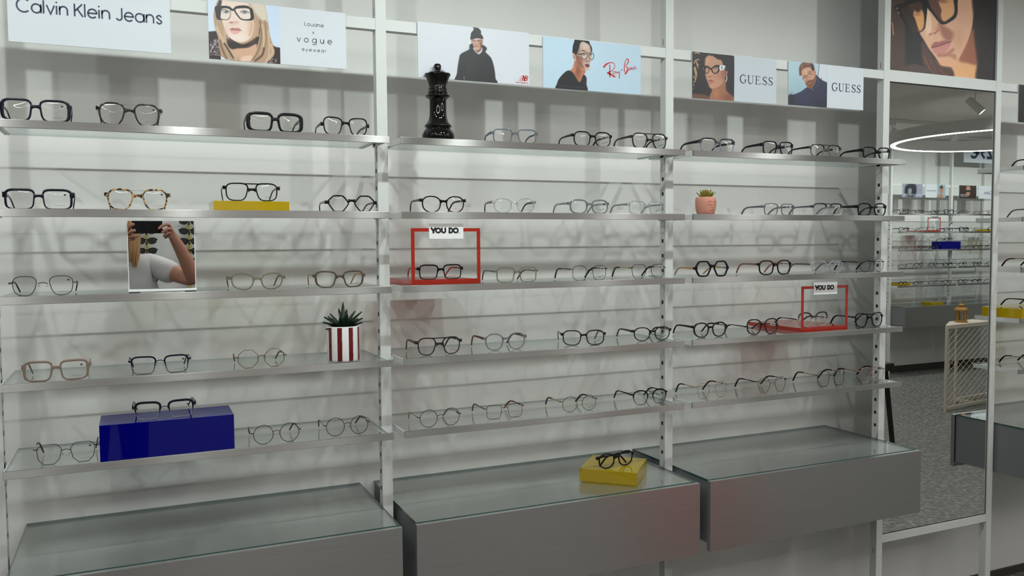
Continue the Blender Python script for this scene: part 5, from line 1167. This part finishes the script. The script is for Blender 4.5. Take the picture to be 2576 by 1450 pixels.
for f in ([(.672, -2.712, 1.548, .0095), (.686, -2.680, 1.574, .009), (.706, -2.671, 1.584, .0078)], [(.676, -2.706, 1.532, .0095), (.693, -2.672, 1.547, .009), (.711, -2.668, 1.552, .0078)], [(.676, -2.712, 1.516, .009), (.700, -2.681, 1.521, .0088), (.724, -2.685, 1.523, .0075)], [(.672, -2.72, 1.503, .008), (.692, -2.70, 1.506, .0078), (.708, -2.70, 1.508, .007)], [(.674, -2.744, 1.525, .011), (.688, -2.724, 1.546, .0095), (.700, -2.716, 1.556, .008)]): chain(pl, f)
for sx in (-1, 1): chain(0, [(.64 + sx * .085, -3.02, .82, .085), (.64 + sx * .10, -3.0, .45, .055), (.64 + sx * .105, -3.03, .03, .036), (.64 + sx * .11, -2.98, -.025, .028), (.64 + sx * .12, -2.90, -.030, .022)])
skin_obj('body', per, V, Ed, 'skin')
V, Ed = [], []; chain(None, [(.65, -3.02, .92, .205, .135), (.65, -3.02, 1.07, .200, .125), (.65, -3.03, 1.24, .195, .118), (.643, -3.02, 1.375, .085, .075)])
chain(3, [(.755, -3.025, 1.365, .070), (.84, -2.995, 1.325, .070), (.905, -2.948, 1.300, .070)]); chain(3, [(.53, -3.025, 1.365, .070), (.465, -2.99, 1.310, .068), (.430, -2.945, 1.262, .068)])
skin_obj('t_shirt', per, V, Ed, 'shirt_grey')
V, Ed = [], []; chain(None, [(.64, -3.02, .88, .150, .115)])
for sx in (-1, 1): chain(0, [(.64 + sx * .088, -3.02, .80, .100), (.64 + sx * .10, -3.0, .45, .072), (.64 + sx * .105, -3.03, .06, .058)])
skin_obj('trousers', per, V, Ed, 'trouser_dark')
for sx in (-1, 1):
    V, Ed = [], []; chain(None, [(.64 + sx * .105, -3.04, -.010, .045), (.64 + sx * .11, -2.97, -.018, .042), (.64 + sx * .12, -2.89, -.022, .034)]); skin_obj('shoe', per, V, Ed, 'shoe_dark', 0, 2)
o0 = Vector((.64, -3.02, FLOOR)); hc = Vector((.629, -2.968, 1.560)) - o0; b = MB()
for i in range(64):
    a = math.radians(35 + 290 * i / 63) + PI / 2                       # open towards the face
    top = hc + Vector((.02 * math.cos(a), .02 * math.sin(a) - .01, .085)); L_ = .16 + .05 * rng.rand()
    p1 = hc + Vector((.074 * math.cos(a), .080 * math.sin(a), .055)); p2 = hc + Vector((.088 * math.cos(a), .094 * math.sin(a), -.01)); p3 = hc + Vector((.084 * math.cos(a), .090 * math.sin(a), -.01 - L_ * .5)); p4 = hc + Vector((.074 * math.cos(a), .078 * math.sin(a) - .006, -.01 - L_))
    b.tube(spline([top, p1, p2, p3, p4], 3), list(np.interp(np.linspace(0, 1, 13), (0, .3, .8, 1), (.008, .011, .010, .004))), 'blond_hair', 6)
b.build('hair', per, True)
for sx in (-1, 1):
    e_ = MB(); e_.lathe([(0, -.010), (.006, -.008), (.0095, 0), (.006, .008), (0, .010)], 'tag_paper', 12, cap=False); oe = e_.build('eye', per, True, hc + Vector((sx * .029, .066, .004)))
    MB().lathe([(0, 0), (.0042, 0), (.0042, .001), (0, .001)], 'print_navy', 12, cap=False).build('iris', oe, False, (0, .0088, 0)).rotation_euler = (-PI / 2, 0, 0)
mat('lip', rgb(150, 80, 74), .5)
MB().tube([(hc.x + x, hc.y + .077 - x * x * 8, hc.z - .044) for x in np.linspace(-.022, .022, 7)], [.001, .0035, .0045, .004, .0045, .0035, .001], 'lip', 8).build('mouth', per, True)
# phone
ph = thing('phone', 'black phone held up sideways in front of the face, reflected in the table mirror', 'phone', CAM - fwd * .0085 + Vector((0, 0, -.004)))
ph.rotation_mode = 'QUATERNION'; ph.rotation_quaternion = m.to_3x3().to_quaternion() if False else Matrix((rgt, fwd, upv)).transposed().to_quaternion()
MB().box((-.0775, -.0042, -.0365), (.0775, .0042, .0365), 'phone_black', .003).build('body', ph)
b = MB(); b.lathe([(.0135, .0043), (.0135, .0054), (.0122, .0054), (.0122, .0043)], 'me_gunmetal', 32, cap=False)
b.v = [(x, z, y) for x, y, z in b.v]; b.build('camera_ring', ph)
